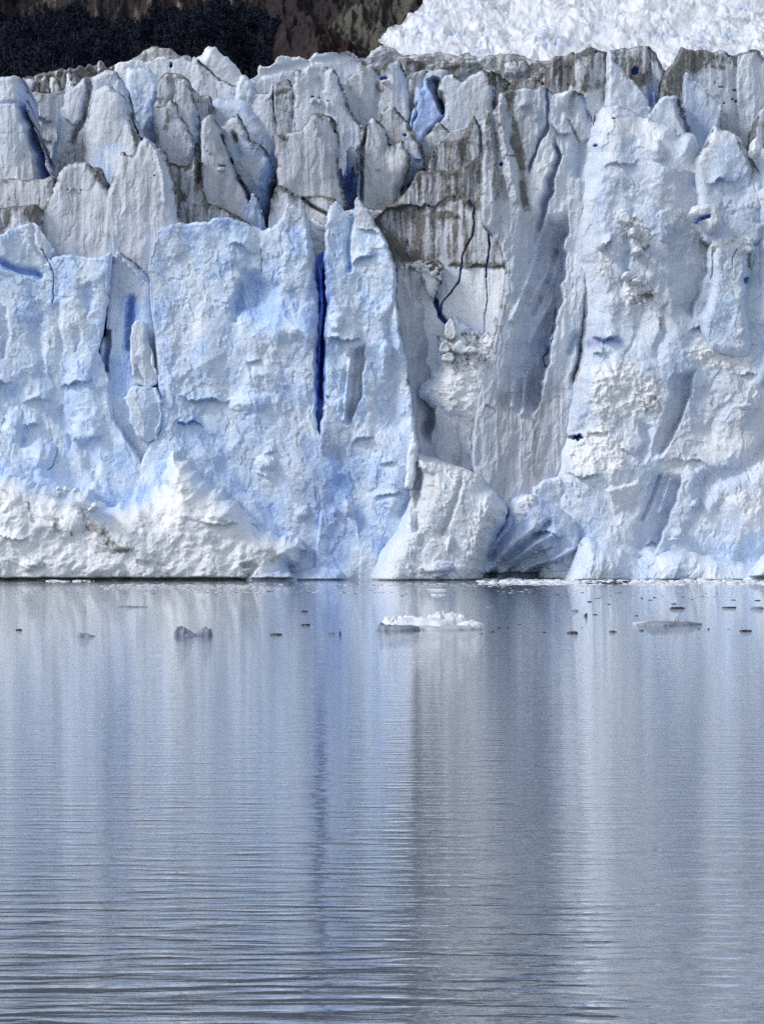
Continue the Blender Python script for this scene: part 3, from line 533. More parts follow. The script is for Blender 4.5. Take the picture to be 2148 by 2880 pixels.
# ---------------- the calving wall, left to right
I('ice_wall', [(-420,640),(-200,660),(-80,640),(0,660),(30,642),(60,634),(85,628),(106,632),(122,660),(152,705),(140,730),(168,718),(200,716),(232,720),(270,724),(300,716),(313,711),(313,760),(306,820),(297,880),(287,945),(279,985),(294,1030),(303,1060),(302,1100),(322,1180),(400,1300),(480,1480),(480,1690),(-420,1690)], .6,
  'pale blue calving face with a long horizontal cleft', r=9, T=.8, style='wall', blue=.21, edge=.15, amp=.8, ang=-.22, cell=2.2,
  feats=[('ridge',[(-60,720),(0,735),(30,750),(60,762),(100,766),(112,775)],9,-1.6),('stain','blue',[(-60,722),(0,737),(30,752),(60,764),(105,770)],8,.42),('crack',[(118,700),(138,738),(150,770),(152,810),(148,850)],3,.9),('ridge',[(92,630),(96,690),(130,735)],6,-.7),
   ('flank',[(92,630),(108,670),(128,730)],[(112,630),(150,702),(152,735)],-1.6,{'grey':.5}),
   ('flank',[(210,800),(222,830),(240,885)],[(262,800),(268,840),(246,890)],-2.4,{'blue':0.25}),('flank',[(196,920),(200,950),(210,975)],[(226,925),(226,960),(214,985)],-1.6,{'blue':0.28}),
   ('flank',[(62,900),(85,980),(110,1060)],[(120,900),(130,980),(118,1060)],-2.2,{'blue':0.21}),('flank',[(-10,860),(-5,920),(5,1010)],[(20,870),(22,940),(14,1010)],-2,{'blue':0.24}),
   ('flank',[(130,860),(150,920),(160,980)],[(170,850),(180,930),(170,985)],-1.4,{'blue':0.20}),
   ('lip',[(-60,1080),(0,1074),(50,1080)],1.1,26),('paint','blue',[(-60,1078),(50,1080),(60,1130),(-60,1130)],14,.4),('lip',[(165,1085),(215,1075),(265,1062)],1.0,30),('lip',[(60,1130),(110,1120),(150,1128)],.9,26),('lip',[(60,1195),(120,1192)],.9,26),
   ('flank',[(195,1230),(215,1270),(240,1330),(262,1360)],[(255,1230),(282,1290),(286,1340),(284,1372)],-3.6,{'blue':0.29}),('flank',[(135,1160),(165,1210),(190,1250)],[(175,1150),(196,1210),(200,1260)],-2.4,{'blue':0.28}),('flank',[(45,1230),(55,1260)],[(75,1220),(72,1260)],-1.5,{'blue':0.28}),
   ('crack',[(162,1260),(156,1290),(150,1312),(136,1322)],2.2,.6),('lip',[(190,1245),(240,1232),(300,1222)],.8,26),('boss',40,1190,34,50,1.1),('boss',120,1290,52,60,1.2),('boss',240,1200,52,50,1.0),('stain','dirt',[(140,960),(143,985)],5,.4)])
I('ice_pillar', [(292,1240),(286,1100),(284,980),(302,900),(312,760),(318,722),(328,702),(337,710),(350,722),(378,738),(396,752),(412,770),(428,790),(434,820),(432,850),(450,1000),(480,1200),(470,1300),(300,1300)], 2.6,
  'grey-blue ice pinnacle wedged between two blue walls', r=26, T=3, style='serac', blue=.16, grey=.35, edge=.4, amp=.9,
  feats=[('ridge',[(332,705),(352,735),(390,775),(428,815)],5,.7),('paint','blue',[(352,830),(388,860),(388,940),(364,960)],14,.55),('paint','grey',[(300,840),(450,840),(480,1300),(290,1300)],16,.1),('paint','blue',[(354,900),(370,890),(370,1060),(358,1060)],9,.5),('ridge',[(372,840),(365,900),(360,980)],9,-1.8),('flank',[(280,930),(290,990),(286,1050)],[(312,930),(312,990),(305,1050)],3,{'blue':.55}),('flank',[(408,740),(414,780),(424,820)],[(426,740),(436,790),(438,830)],2,{'blue':.6}),('paint','blue',[(300,1000),(372,1040),(370,1125),(310,1110)],14,.42)])
I('crevasse_wall', [(280,820),(322,720),(345,900),(320,1130),(280,1130)], 8, r=16, T=1, blue=.9, edge=0, style='smooth')
I('ice_block', [(370,1058),(364,1000),(371,916),(382,903),(408,905),(416,944),(432,1012),(443,1064),(438,1084),(424,1092),(384,1082)], -1,
  'upright pale ice block standing in the blue cleft', r=5, T=.7, style='wall', amp=.5, sharp=True, blue=.1, grey=.05, edge=.12, thick=7, feats=[('flank',[(402,900),(404,990),(410,1090)],[(418,900),(428,990),(446,1090)],1.0,{}),('stain','dirt',[(380,1050),(395,1075)],10,.2),('ridge',[(384,1030),(395,1058),(425,1085)],4,-.4)])
I('ice_block', [(348,1122),(364,1096),(384,1084),(440,1090),(460,1128),(477,1152),(470,1190),(452,1214),(446,1236),(412,1240),(388,1232),(374,1200),(362,1180),(366,1150)], -1.4,
  'broken faceted ice block below the upright one', r=6, T=.8, style='wall', amp=.7, sharp=True, blue=.15, edge=.05, thick=8, feats=[('flank',[(404,1090),(410,1150),(400,1240)],[(440,1090),(446,1150),(440,1240)],.8,{}),('flank',[(440,1130),(446,1180),(436,1230)],[(474,1130),(472,1180),(452,1230)],1.8,{'blue':.4})])
I('ice_wall', [(420,760),(432,700),(442,660),(456,640),(472,632),(500,630),(540,627),(582,625),(600,616),(622,610),(650,615),(682,625),(720,640),(742,645),(770,635),(790,612),(800,582),(812,570),(830,580),(850,594),(866,630),(878,690),(889,770),(894,825),(898,870),(896,930),(891,1000),(893,1100),(890,1180),(902,1225),(940,1260),(985,1330),(1000,1420),(1000,1690),(330,1690),(400,1300),(450,1200),(440,1000)], -.5,
  'largest smooth pale blue face, left of the deep blue crevasse', r=10, T=.9, style='wall', blue=.2, edge=.2, amp=.85, ang=-.12, cell=2.2,
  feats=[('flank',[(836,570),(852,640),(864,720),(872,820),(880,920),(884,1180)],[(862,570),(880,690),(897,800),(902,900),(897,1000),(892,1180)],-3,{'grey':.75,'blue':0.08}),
   ('paint','grey',[(798,575),(815,565),(855,600),(862,640),(810,640)],12,.55),('lip',[(640,690),(680,690),(730,720)],.8,40),('plane',[(690,760),(800,800),(880,830),(880,960),(760,960),(660,870)],.012,.016,-.6,40),
   ('stain','blue',[(884,760),(896,850),(896,940),(890,1020),(889,1160)],7,.5),('crack',[(735,700),(737,740),(737,780)],1.6,.4),('ridge',[(660,900),(672,860),(676,800)],9,-.8),('lip',[(690,1012),(740,1016)],.6,22),
   ('lip',[(500,1110),(540,1126),(600,1122),(660,1130)],1.2,26),('paint','blue',[(510,1110),(600,1100),(640,1130),(560,1140)],12,.32),('lip',[(490,1180),(518,1192),(545,1182),(572,1200)],.9,16),('stain','blue',[(496,1182),(518,1194),(545,1184),(570,1200)],4,.4),
   ('lip',[(740,1275),(780,1270)],.7,20),('boss',752,1300,34,26,1),('lip',[(720,1330),(760,1345)],.6,14),
   ('paint','white',[(700,980),(880,960),(890,1060),(760,1080)],30,.3),('boss',845,1445,26,24,.8),('boss',700,1130,60,40,.8),('paint','grey',[(820,1180),(900,1180),(900,1690),(800,1690)],40,.3),('paint','blue',[(690,780),(800,800),(880,840),(870,920),(760,930),(670,880)],36,.33),('paint','blue',[(590,1220),(650,1210),(650,1370),(600,1330)],26,.32),('paint','blue',[(850,1220),(1000,1200),(1000,1640),(870,1640)],30,.46)])  # lower blue and grey patches paint shaded facets into the wall
# between the two walls: the deep crevasse
I('crevasse_wall', [(868,760),(900,715),(960,720),(960,1260),(870,1260)], 1.6, 'intense deep blue wall inside the narrow crevasse', r=10, T=1, blue=.9, edge=0, style='smooth', feats=[('ridge',[(900,760),(906,860),(898,960),(896,1100)],5,1.0),('ridge',[(914,760),(917,880),(908,980),(903,1120)],4,-1.6)])
I('ice_slab', [(860,640),(872,620),(884,612),(902,626),(920,640),(920,720),(910,765),(900,800),(880,790)], 3, 'pinkish white ice strip at the head of the crevasse', r=10, T=1.6, style='rubble', amp=.5, white=.5, grey=.4, edge=.4)
I('ice_slab', [(882,1000),(884,910),(893,880),(901,900),(904,960),(902,1060),(894,1180),(880,1240)], 3, r=9, T=1.2, style='smooth', blue=.5, edge=0)
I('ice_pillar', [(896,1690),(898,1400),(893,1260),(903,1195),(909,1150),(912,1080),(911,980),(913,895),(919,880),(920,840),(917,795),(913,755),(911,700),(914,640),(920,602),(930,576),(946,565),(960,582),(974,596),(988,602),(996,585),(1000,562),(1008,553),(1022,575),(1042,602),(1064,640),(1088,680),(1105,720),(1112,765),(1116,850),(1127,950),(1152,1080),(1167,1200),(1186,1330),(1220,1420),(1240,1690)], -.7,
  'tall smooth blue ice buttress with a sharp top, right of the deep crevasse', r=12, T=1.1, style='wall', blue=.2, edge=.35, amp=.8,
  feats=[('stain','blue',[(914,720),(925,840),(917,900),(913,1000),(909,1140)],5,.45),('ridge',[(1000,565),(986,640),(978,700),(984,760)],6,-.9),('stain','blue',[(978,680),(984,750)],5,.3),('paint','grey',[(995,550),(1015,550),(1070,650),(1000,640)],12,.7),('lip',[(985,745),(1020,722),(1060,715)],.9,26),('stain','blue',[(960,780),(985,752),(1020,730),(1070,712)],10,.26),('lip',[(1000,650),(1050,645),(1090,690)],.6,30),('paint','blue',[(1010,630),(1060,640),(1095,700),(1010,700)],14,.34),
   ('flank',[(1060,890),(1066,980),(1060,1080),(1058,1230)],[(1118,830),(1130,980),(1150,1080),(1150,1230)],-3.6,{'grey':.4,'blue':0.21}),('boss',1085,1000,20,40,.9),
   ('lip',[(912,955),(960,950),(1022,958)],1.6,30),('boss',945,905,26,30,1),('flank',[(978,985),(962,1060),(955,1130),(958,1205)],[(1022,955),(1025,1040),(1018,1120),(992,1190)],2.4,{'grey':.6,'blue':0.14}),('ridge',[(985,1010),(975,1100),(968,1180)],5,.7),('ridge',[(1005,990),(998,1080),(985,1160)],5,-.7),
   ('lip',[(985,1245),(1020,1230),(1055,1225)],1,24),('lip',[(1070,1300),(1120,1300)],.7,18),
   ('paint','blue',[(885,1200),(930,1195),(970,1280),(1015,1420),(1000,1560),(930,1620),(880,1600)],30,.46),('paint','grey',[(890,1200),(1000,1200),(1010,1690),(890,1690)],30,.45),('paint','blue',[(1060,1250),(1110,1260),(1110,1360),(1066,1360)],22,.34),('lip',[(1045,1398),(1090,1388),(1140,1390)],.9,20),('boss',980,1430,18,26,1.2),('boss',1110,1410,40,30,1),('plane',[(1080,1500),(1180,1500),(1200,1600),(1060,1600)],.01,-.014,0,20),('paint','blue',[(1080,1490),(1200,1500),(1190,1580),(1060,1570)],20,.3),('stain','dirt',[(920,1112),(922,1118)],4,.5),('boss',940,1440,10,14,.7),('paint','grey',[(900,1300),(1000,1260),(1000,1690),(890,1690)],40,.2)])  # large blue and grey patches paint shade into the lower buttress
# flank of the buttress and its rubble crown
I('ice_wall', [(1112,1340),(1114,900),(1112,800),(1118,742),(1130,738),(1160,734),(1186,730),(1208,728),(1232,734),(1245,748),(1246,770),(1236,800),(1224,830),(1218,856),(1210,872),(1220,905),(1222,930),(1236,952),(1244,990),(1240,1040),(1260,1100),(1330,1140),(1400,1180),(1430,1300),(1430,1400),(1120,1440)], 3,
  'shaded grey flank with rubble on its top, right of the buttress', r=16, T=2.4, style='serac', blue=.12, grey=.78, edge=.4, amp=1.2, flute=.2,
  feats=[('rub',[(1114,738),(1210,728),(1246,750),(1240,800),(1200,765),(1120,760)],10,.7,11,.7),('rub',[(1120,780),(1220,770),(1236,800),(1200,850),(1170,860)],14,.4,26,.1),('flank',[(1110,770),(1118,880),(1140,1000),(1160,1130),(1180,1260)],[(1180,760),(1228,880),(1238,1000),(1226,1130),(1215,1260)],4.6,{'grey':.85,'blue':.22}),('crack',[(1180,750),(1186,790),(1202,830)],2.4,.8),('crack',[(1150,770),(1158,800),(1160,860)],2,.6),
   ('paint','white',[(1236,1040),(1300,1100),(1400,1170),(1300,1200),(1210,1140)],22,.45),('plane',[(1200,1150),(1430,1180),(1430,1330),(1180,1300)],.006,-.006,0,30),('paint','grey',[(1200,1180),(1430,1200),(1430,1400),(1180,1400)],24,.75),  # last grey patch paints the shaded lower flank darker
   ('boss',1320,1260,9,30,1),('boss',1290,1280,12,26,.8)])
I('debris_slope', [(1180,1120),(1226,1040),(1238,960),(1262,925),(1280,900),(1300,905),(1320,930),(1360,945),(1390,940),(1404,960),(1408,1010),(1396,1090),(1380,1180),(1300,1190)], 3.5,
  'slope of broken white ice blocks heaped below the cracked slab', r=70, T=3.4, style='rubble', white=.7, grey=.2, edge=.0, amp=.6, jag=8, feats=[('fadew',30),('mottle','dirt',12,12,.3),('stain','dirt',[(1300,940),(1340,950)],9,.4),('rub',[(1240,960),(1320,930),(1420,950),(1400,1010),(1260,1060)],16,.5,18,.3)])
for k, (bx, by, bw, bh) in enumerate(((1268,922,17,30),(1294,974,20,20),(1260,1004,18,15),(1250,976,14,15),(1326,982,20,12))):
    I('ice_block', [(bx-bw,by+bh*.6),(bx-bw*.9,by-bh*.3),(bx-bw*.2,by-bh),(bx+bw*.6,by-bh*.6),(bx+bw,by+bh*.3),(bx+bw*.5,by+bh),(bx-bw*.6,by+bh)], -.2-.1*k, r=6, T=1.0, style='wall', amp=.5, white=.4, grey=.3, dirt=.04, edge=.15, jag=2.2, thick=3)
# ---------------- the fluted fin
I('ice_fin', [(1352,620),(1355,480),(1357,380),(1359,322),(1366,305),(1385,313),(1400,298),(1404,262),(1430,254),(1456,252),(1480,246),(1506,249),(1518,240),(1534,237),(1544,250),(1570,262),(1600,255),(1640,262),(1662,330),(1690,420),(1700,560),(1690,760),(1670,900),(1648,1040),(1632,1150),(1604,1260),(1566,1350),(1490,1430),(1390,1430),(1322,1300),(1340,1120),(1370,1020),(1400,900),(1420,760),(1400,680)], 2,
  'great fluted ice fin, brown streaked on top and sweeping down to shaded blue', r=22, T=3, style='serac', grey=.5, blue=.1, edge=.5, flute=.22, amp=1.1, ang=.25,
  feats=[('paint','grey',[(1330,1100),(1600,1080),(1570,1440),(1330,1440)],40,.8),('paint','grey',[(1350,300),(1500,240),(1520,300),(1480,430),(1500,560),(1470,640),(1350,620)],16,.75),('paint','dirt',[(1412,258),(1450,255),(1452,330),(1470,420),(1480,480),(1462,480),(1440,380),(1420,300)],9,.72),('stain','dirt',[(1448,400),(1470,520),(1478,590)],12,.5),('stain','dirt',[(1372,330),(1385,430),(1392,560)],9,.45),('paint','dirt',[(1356,310),(1390,312),(1396,400),(1420,520),(1400,560),(1370,450)],14,.42),('stain','dirt',[(1466,520),(1480,570)],9,.45),('stain','dirt',[(1420,440),(1450,440)],3,.7),('hole',1409,462,6,6,.6),  # first grey patch paints the shaded foot of the fin
   ('boss',1472,296,16,14,1.4),('stain','blue',[(1460,288),(1480,290)],8,.35),('boss',1505,320,14,22,1.2),('ridge',[(1400,300),(1420,420),(1450,560)],12,.9),('ridge',[(1385,320),(1400,430),(1420,560)],8,-.8),
   ('flank',[(1528,230),(1536,300),(1538,340),(1518,370),(1506,410),(1486,455),(1476,500)],[(1540,230),(1545,300),(1546,350),(1536,380),(1520,410),(1500,450),(1486,500)],3,{'blue':.3,'grey':.4}),  # S-shaped shadow band, its tone painted in blue and grey
   ('paint','grey',[(1495,460),(1520,410),(1548,360),(1556,400),(1548,480),(1510,560),(1500,600),(1490,540)],8,.1),('paint','white',[(1495,460),(1520,410),(1548,360),(1556,400),(1548,480),(1510,560),(1500,600),(1490,540)],8,.55),
   ('flank',[(1552,380),(1552,440),(1532,500),(1516,570),(1502,660)],[(1562,380),(1576,440),(1564,500),(1544,570),(1524,660)],3,{'blue':.28,'grey':.4}),('paint','white',[(1542,250),(1600,262),(1600,290),(1560,300),(1548,280)],9,.5),('paint','grey',[(1542,250),(1600,262),(1600,290),(1560,300),(1548,280)],9,.1),
   ('flank',[(1552,300),(1558,318),(1560,335)],[(1620,255),(1628,300),(1625,338)],-5,{'grey':.6,'blue':.25}),('lip',[(1545,345),(1580,378),(1610,370)],.9,24),('stain','dirt',[(1595,335),(1610,365),(1628,395)],6,.6),  # soft flank tinted grey and blue as a shadow patch
   ('flank',[(1608,395),(1590,440),(1600,500)],[(1650,395),(1652,440),(1650,500)],-5,{'blue':.28,'grey':.5}),  # second shadow patch, tinted the same way
   ('flank',[(1462,590),(1444,700),(1436,820),(1426,940),(1380,1190)],[(1600,590),(1592,720),(1580,840),(1562,920),(1500,1190)],5.5,{'blue':.27,'grey':.75}),('ridge',[(1530,620),(1508,720),(1480,800),(1440,900)],9,.9),('ridge',[(1570,700),(1540,790),(1500,880)],7,-1.1),('ridge',[(1555,740),(1520,800),(1490,850)],9,.9),('ridge',[(1560,830),(1520,900),(1490,960)],8,.8),  # broad shaded band: grey and blue darken the receding face
   ('crack',[(1566,860),(1558,930),(1545,985),(1530,1000),(1540,1040)],3.4,1.6),('stain','blue',[(1545,960),(1528,1010)],9,.5),
   ('paint','white',[(1590,620),(1640,640),(1636,800),(1600,960),(1560,1080),(1545,1000),(1575,860)],16,.4),('paint','grey',[(1590,620),(1640,640),(1636,800),(1600,960),(1560,1080),(1545,1000),(1575,860)],14,.1),
   ('flank',[(1640,560),(1642,700),(1636,860),(1622,960),(1596,1110)],[(1684,560),(1682,720),(1674,850),(1662,960),(1640,1110)],6,{'blue':.3,'grey':.5}),('ridge',[(1618,950),(1600,990)],10,-.9),('paint','blue',[(1595,950),(1612,930),(1612,990),(1598,1000)],8,.3),
   ('ridge',[(1450,1060),(1440,1140)],10,1.2),('ridge',[(1480,1060),(1470,1160)],10,1.2),('stain','dirt',[(1365,1140),(1385,1150)],5,.5)])
# ---------------- right wall
I('ice_wall', [(1612,700),(1630,560),(1642,440),(1656,370),(1674,322),(1690,302),(1712,295),(1735,296),(1762,304),(1780,316),(1802,326),(1822,330),(1842,342),(1870,350),(1896,358),(1904,380),(1918,376),(1940,372),(1958,388),(1966,420),(1990,440),(2040,430),(2560,430),(2560,1690),(1560,1690),(1540,1500),(1560,1300),(1600,1100),(1630,1000),(1640,860)], 3.4,
  'rough white and blue right wall with rubble ledges and blue clefts', r=130, T=4.6, style='wall', blue=.15, grey=.32, white=.08, edge=.4, amp=.95, ang=.18, cell=2.3,
  feats=[('paint','white',[(1680,300),(1800,325),(1900,360),(1900,420),(1830,440),(1760,380),(1680,380)],24,.6),('paint','grey',[(1790,385),(1830,385),(1830,430),(1800,430)],10,.7),('boss',1838,430,30,34,1.4),('hole',1722,340,6,2,.4),('hole',1672,414,7,4,.6),('lip',[(1680,465),(1740,470),(1800,455)],.6,24),
   ('flank',[(1830,470),(1838,560),(1850,640),(1866,740),(1872,830),(1890,930)],[(1960,500),(1990,580),(2000,660),(1996,740),(1960,830),(1932,930)],2.4,{'grey':.62,'blue':.14}),('crack',[(1972,425),(1973,455),(1976,490),(1974,530),(1976,572)],5,1.4),('hole',1975,500,6,9,1.2),('hole',1973,435,6,10,1.2),
   ('lip',[(1684,688),(1720,684)],1,16),
   ('rub',[(1700,590),(1780,610),(1830,660),(1800,720),(1770,680),(1740,640)],16,0.45,14,0.32),('rub',[(1680,700),(1700,740),(1690,780),(1674,770)],9,0.38,10,0.08),('rub',[(1745,800),(1800,780),(1850,820),(1840,860),(1760,860)],14,0.45,11,0.32),('stain','dirt',[(1806,705),(1816,700)],7,.6),('stain','dirt',[(1846,900),(1852,930)],8,.6),('stain','dirt',[(1800,830),(1830,840)],9,.3),
   ('flank',[(1730,640),(1728,700),(1722,760)],[(1774,660),(1776,710),(1766,770)],-3.5,{'grey':.5,'blue':.2}),('flank',[(1690,770),(1690,820),(1730,860)],[(1760,760),(1756,800),(1745,870)],-2.7,{'grey':.5}),('flank',[(1838,880),(1836,940),(1820,1010)],[(1870,860),(1872,940),(1850,1020)],-3.2,{'grey':.6}),
   ('lip',[(1656,955),(1690,950),(1740,958)],1.6,26),('stain','blue',[(1660,965),(1690,960),(1738,964)],12,.6),('lip',[(1660,1000),(1700,985)],.8,20),('flank',[(1665,1000),(1680,1020),(1700,1045)],[(1720,990),(1726,1020),(1722,1050)],-2.0,{'blue':.3}),
   ('rub',[(1940,940),(2060,930),(2120,960),(2080,1040),(1960,1040),(1920,1000)],20,0.52,17,0.10),('rub',[(1670,1030),(1760,1020),(1860,1100),(1780,1180),(1680,1200),(1640,1130)],30,0.52,20,0.02),('rub',[(1600,1220),(1700,1200),(1760,1240),(1740,1330),(1620,1330),(1580,1280)],26,0.52,19,0.06),('rub',[(1790,1120),(1850,1110),(1850,1150),(1800,1160)],10,0.38,10,0.40),
   ('hole',1616,1231,20,9,2.6),('hole',2010,808,5,18,1.4),
   ('flank',[(1880,1060),(1866,1120),(1850,1200),(1800,1300)],[(1945,1040),(1935,1110),(1905,1200),(1850,1300)],2.6,{'grey':.55,'blue':.22}),('flank',[(1786,1190),(1790,1230),(1776,1290)],[(1826,1200),(1828,1250),(1812,1300)],-3.2,{'grey':.6,'blue':.2}),
   ('flank',[(1960,1120),(1950,1180),(1930,1230)],[(2068,1100),(2060,1170),(2010,1230)],-2.7,{'grey':.6}),('lip',[(1735,1262),(1780,1275)],.8,14),('lip',[(1580,1325),(1630,1345),(1690,1330)],1,16),('lip',[(1920,935),(1990,915)],.8,18),('lip',[(1640,1225),(1710,1210)],.9,14),('lip',[(2060,1050),(2140,1060)],.8,20),('lip',[(1820,1300),(1920,1290),(2040,1320),(2100,1290)],.55,36),('paint','white',[(1830,1220),(1960,1190),(2148,1230),(2148,1300),(1980,1330),(1820,1320)],36,.5),
   ('flank',[(1830,1330),(1800,1400),(1770,1470),(1740,1560)],[(1916,1330),(1896,1420),(1856,1500),(1838,1560)],2.4,{'grey':.5,'blue':.28}),('ridge',[(1850,1340),(1820,1420),(1800,1460)],6,-1),('ridge',[(1880,1350),(1850,1440)],6,.9),('flank',[(1920,1320),(1910,1420),(1900,1520)],[(2000,1330),(2000,1400),(1960,1520)],-3.8,{'grey':.5,'blue':.22}),
   ('plane',[(1700,1380),(1790,1350),(1800,1370),(1720,1450)],-.012,-.012,.6,10),('paint','white',[(1700,1380),(1790,1350),(1800,1370),(1720,1450)],10,.7),('boss',1948,1416,13,16,1.6),('boss',1900,1510,26,16,1.3),('boss',1900,1495,20,14,1),
   ('flank',[(1735,1520),(1750,1560),(1790,1590)],[(1800,1530),(1815,1560),(1830,1600)],-3.2,{'blue':.34}),('lip',[(1800,1545),(1830,1520),(1850,1545)],.7,14),('flank',[(2000,1520),(2020,1560),(2040,1600)],[(2090,1530),(2100,1570),(2090,1610)],-3.0,{'blue':.32}),('paint','blue',[(1560,1480),(1720,1490),(1760,1600),(1600,1640)],40,.26),('paint','blue',[(1900,1480),(2120,1500),(2148,1600),(1900,1620)],50,.2),
   ('rub',[(2040,1400),(2148,1380),(2148,1500),(2090,1500)],30,0.38,22,0.08),('ridge',[(2148,1260),(2080,1320),(1990,1350)],24,-1.2),('under',1628,.8)])
I('ice_wall', [(1950,460),(1968,432),(1988,398),(1998,372),(2008,350),(2018,356),(2034,366),(2056,368),(2078,378),(2096,404),(2114,444),(2134,484),(2136,512),(2146,540),(2150,640),(2130,690),(2060,690),(1976,680)], -.6,
  'blue-grey rounded ice brow with a dirty brown right edge', r=22, T=1.3, style='wall', blue=.16, grey=.35, edge=.5, amp=.6,
  feats=[('flank',[(2068,360),(2084,430),(2098,500),(2110,640)],[(2090,360),(2116,450),(2136,510),(2150,640)],3.2,{'dirt':.38,'grey':.7}),('stain','dirt',[(2060,372),(2082,385),(2094,410)],6,.6),('stain','dirt',[(2070,395),(2080,420)],5,.5),('lip',[(1985,520),(2030,505),(2060,525)],.9,28),('stain','blue',[(2010,510),(2040,503),(2062,520)],10,.26),('paint','white',[(1990,375),(2035,370),(2030,410),(1985,410)],9,.4)])
I('ice_block', [(1936,602),(1944,584),(1958,575),(1980,574),(2008,578),(2018,592),(2026,612),(2028,632),(2014,646),(2002,652),(1990,644),(1972,622),(1950,614)], -7,
  'large loose ice boulder perched on the right wall', r=15, T=2.2, style='smooth', white=.35, grey=.25, edge=.1, thick=5, jag=1.2, feats=[('hole',1968,616,14,7,1.4),('hole',1984,610,12,6,1.2)])
I('ice_ledge', [(1990,730),(1994,690),(2004,668),(2040,662),(2090,664),(2116,672),(2124,700),(2110,760),(2098,860),(2110,1000),(2040,1000),(1990,980),(1960,900),(1990,820)], -.5,
  'blue ice step with a white rubble ledge on top', r=34, T=2.6, style='wall', blue=.15, grey=.12, edge=.2, amp=.8,
  feats=[('rub',[(1992,664),(2118,664),(2118,694),(1994,696)],8,.6,10,.1),('stain','dirt',[(2002,705),(2008,695)],7,.6),('stain','dirt',[(2100,700),(2104,750)],8,.6),('crack',[(2066,705),(2058,725),(2054,750)],2.4,1),('hole',2098,790,13,9,1.2),('flank',[(1996,705),(1996,760),(1980,820)],[(2004,700),(2004,760),(1996,820)],1.5,{'grey':.6})])
for k, (bx, by, bw, bh) in enumerate(((1758,612,14,14),(1792,704,13,13),(1780,650,12,12),(1770,775,20,11),(1790,790,14,8),(1694,690,9,8),(2128,412,16,24),(2104,700,12,10),(2098,1140,14,10))):
    I('ice_block', [(bx-bw,by+bh*.5),(bx-bw*.9,by-bh*.5),(bx-bw*.1,by-bh),(bx+bw*.7,by-bh*.5),(bx+bw,by+bh*.2),(bx+bw*.4,by+bh),(bx-bw*.5,by+bh)], -5 if bx < 2090 else -6.5, r=7, T=1.1, style='wall', amp=.5, white=.35, grey=.35, dirt=.02, edge=.12, jag=2.2, thick=4)
# ---------------- right edge shaded band
I('ice_wall', [(2120,560),(2136,520),(2160,500),(2560,500),(2560,1100),(2120,1100),(2132,980),(2126,800)], 0, r=60, T=2.4, style='wall', blue=.2, grey=.35, edge=.1, cell=2.6)
# ---------------- foot of the wall
I('ice_buttress', [(1040,1690),(1060,1560),(1120,1480),(1146,1400),(1156,1330),(1164,1290),(1180,1276),(1200,1284),(1222,1288),(1250,1300),(1282,1308),(1312,1318),(1340,1330),(1356,1348),(1380,1372),(1400,1396),(1418,1412),(1428,1440),(1424,1470),(1408,1490),(1394,1520),(1374,1560),(1362,1600),(1354,1640),(1354,1690)], 0,
  'white ice buttress at the waterline with a crumbled crest', r=80, T=6, style='wall', white=.35, grey=.3, blue=.06, edge=.1, amp=1.1, ang=-.25,
  feats=[('fadew',46),('rub',[(1170,1275),(1300,1305),(1360,1345),(1330,1370),(1240,1330),(1180,1310)],9,.6,11,.15),('plane',[(1180,1320),(1230,1330),(1238,1400),(1180,1430),(1160,1400)],.02,.01,-.8,12),('paint','grey',[(1165,1320),(1235,1330),(1236,1400),(1190,1430),(1160,1440)],12,.7),('flank',[(1155,1320),(1152,1400),(1155,1500)],[(1185,1320),(1180,1400),(1172,1500)],2,{'grey':.7,'blue':.15}),('ridge',[(1300,1330),(1280,1400),(1260,1460),(1240,1500)],7,-.8),('ridge',[(1380,1400),(1350,1480),(1330,1560)],18,.7),('boss',1262,1530,10,24,.9),('boss',1230,1600,50,24,1.4),('stain','blue',[(1225,1590),(1270,1600)],12,.2),('under',1630,1)])
I('ice_spire', [(1138,1372),(1141,1330),(1146,1270),(1156,1228),(1163,1216),(1169,1232),(1172,1270),(1168,1330),(1158,1372),(1144,1372)], -3.4, 'thin white ice blade beside the crumbled crest', r=9, T=.8, style='smooth', white=.4, blue=.06, edge=.1)
I('cave_wall', [(1330,1690),(1340,1600),(1380,1520),(1410,1480),(1430,1430),(1440,1400),(1480,1390),(1520,1400),(1560,1420),(1610,1450),(1630,1480),(1640,1530),(1630,1580),(1620,1620),(1640,1690)], 1,
  'dark hollowed cave of scalloped blue ice at the waterline', r=40, T=2.4, style='wall', blue=.28, grey=.3, edge=.1, amp=1.0, ang=.7,
  feats=[('plane',[(1345,1640),(1400,1500),(1450,1480),(1540,1560),(1560,1640)],.004,-.05,-1.6,40),('ridge',[(1500,1480),(1440,1530),(1390,1590),(1360,1630)],11,1.5),('ridge',[(1560,1500),(1500,1530),(1440,1580),(1400,1625)],10,1.6),('ridge',[(1610,1540),(1560,1570),(1500,1590),(1450,1620)],9,1.5),('ridge',[(1470,1440),(1430,1500),(1380,1570)],9,-1.4),('ridge',[(1540,1470),(1470,1540),(1420,1600)],8,-1.2),('lip',[(1480,1490),(1530,1498),(1590,1510)],1.2,18),('lip',[(1480,1555),(1530,1548),(1560,1535)],1.2,14),('under',1612,3)])
I('ice_block', [(1436,1440),(1444,1420),(1460,1398),(1480,1388),(1500,1394),(1512,1420),(1518,1452),(1500,1478),(1476,1500),(1462,1508),(1446,1480)], -.6, 'white ice block above the cave', r=10, T=.6, sharp=True, style='wall', white=.55, blue=.05, edge=.1, thick=6, feats=[('rub',[(1445,1415),(1475,1385),(1512,1400),(1500,1424),(1460,1430)],7,.5,10,0)])
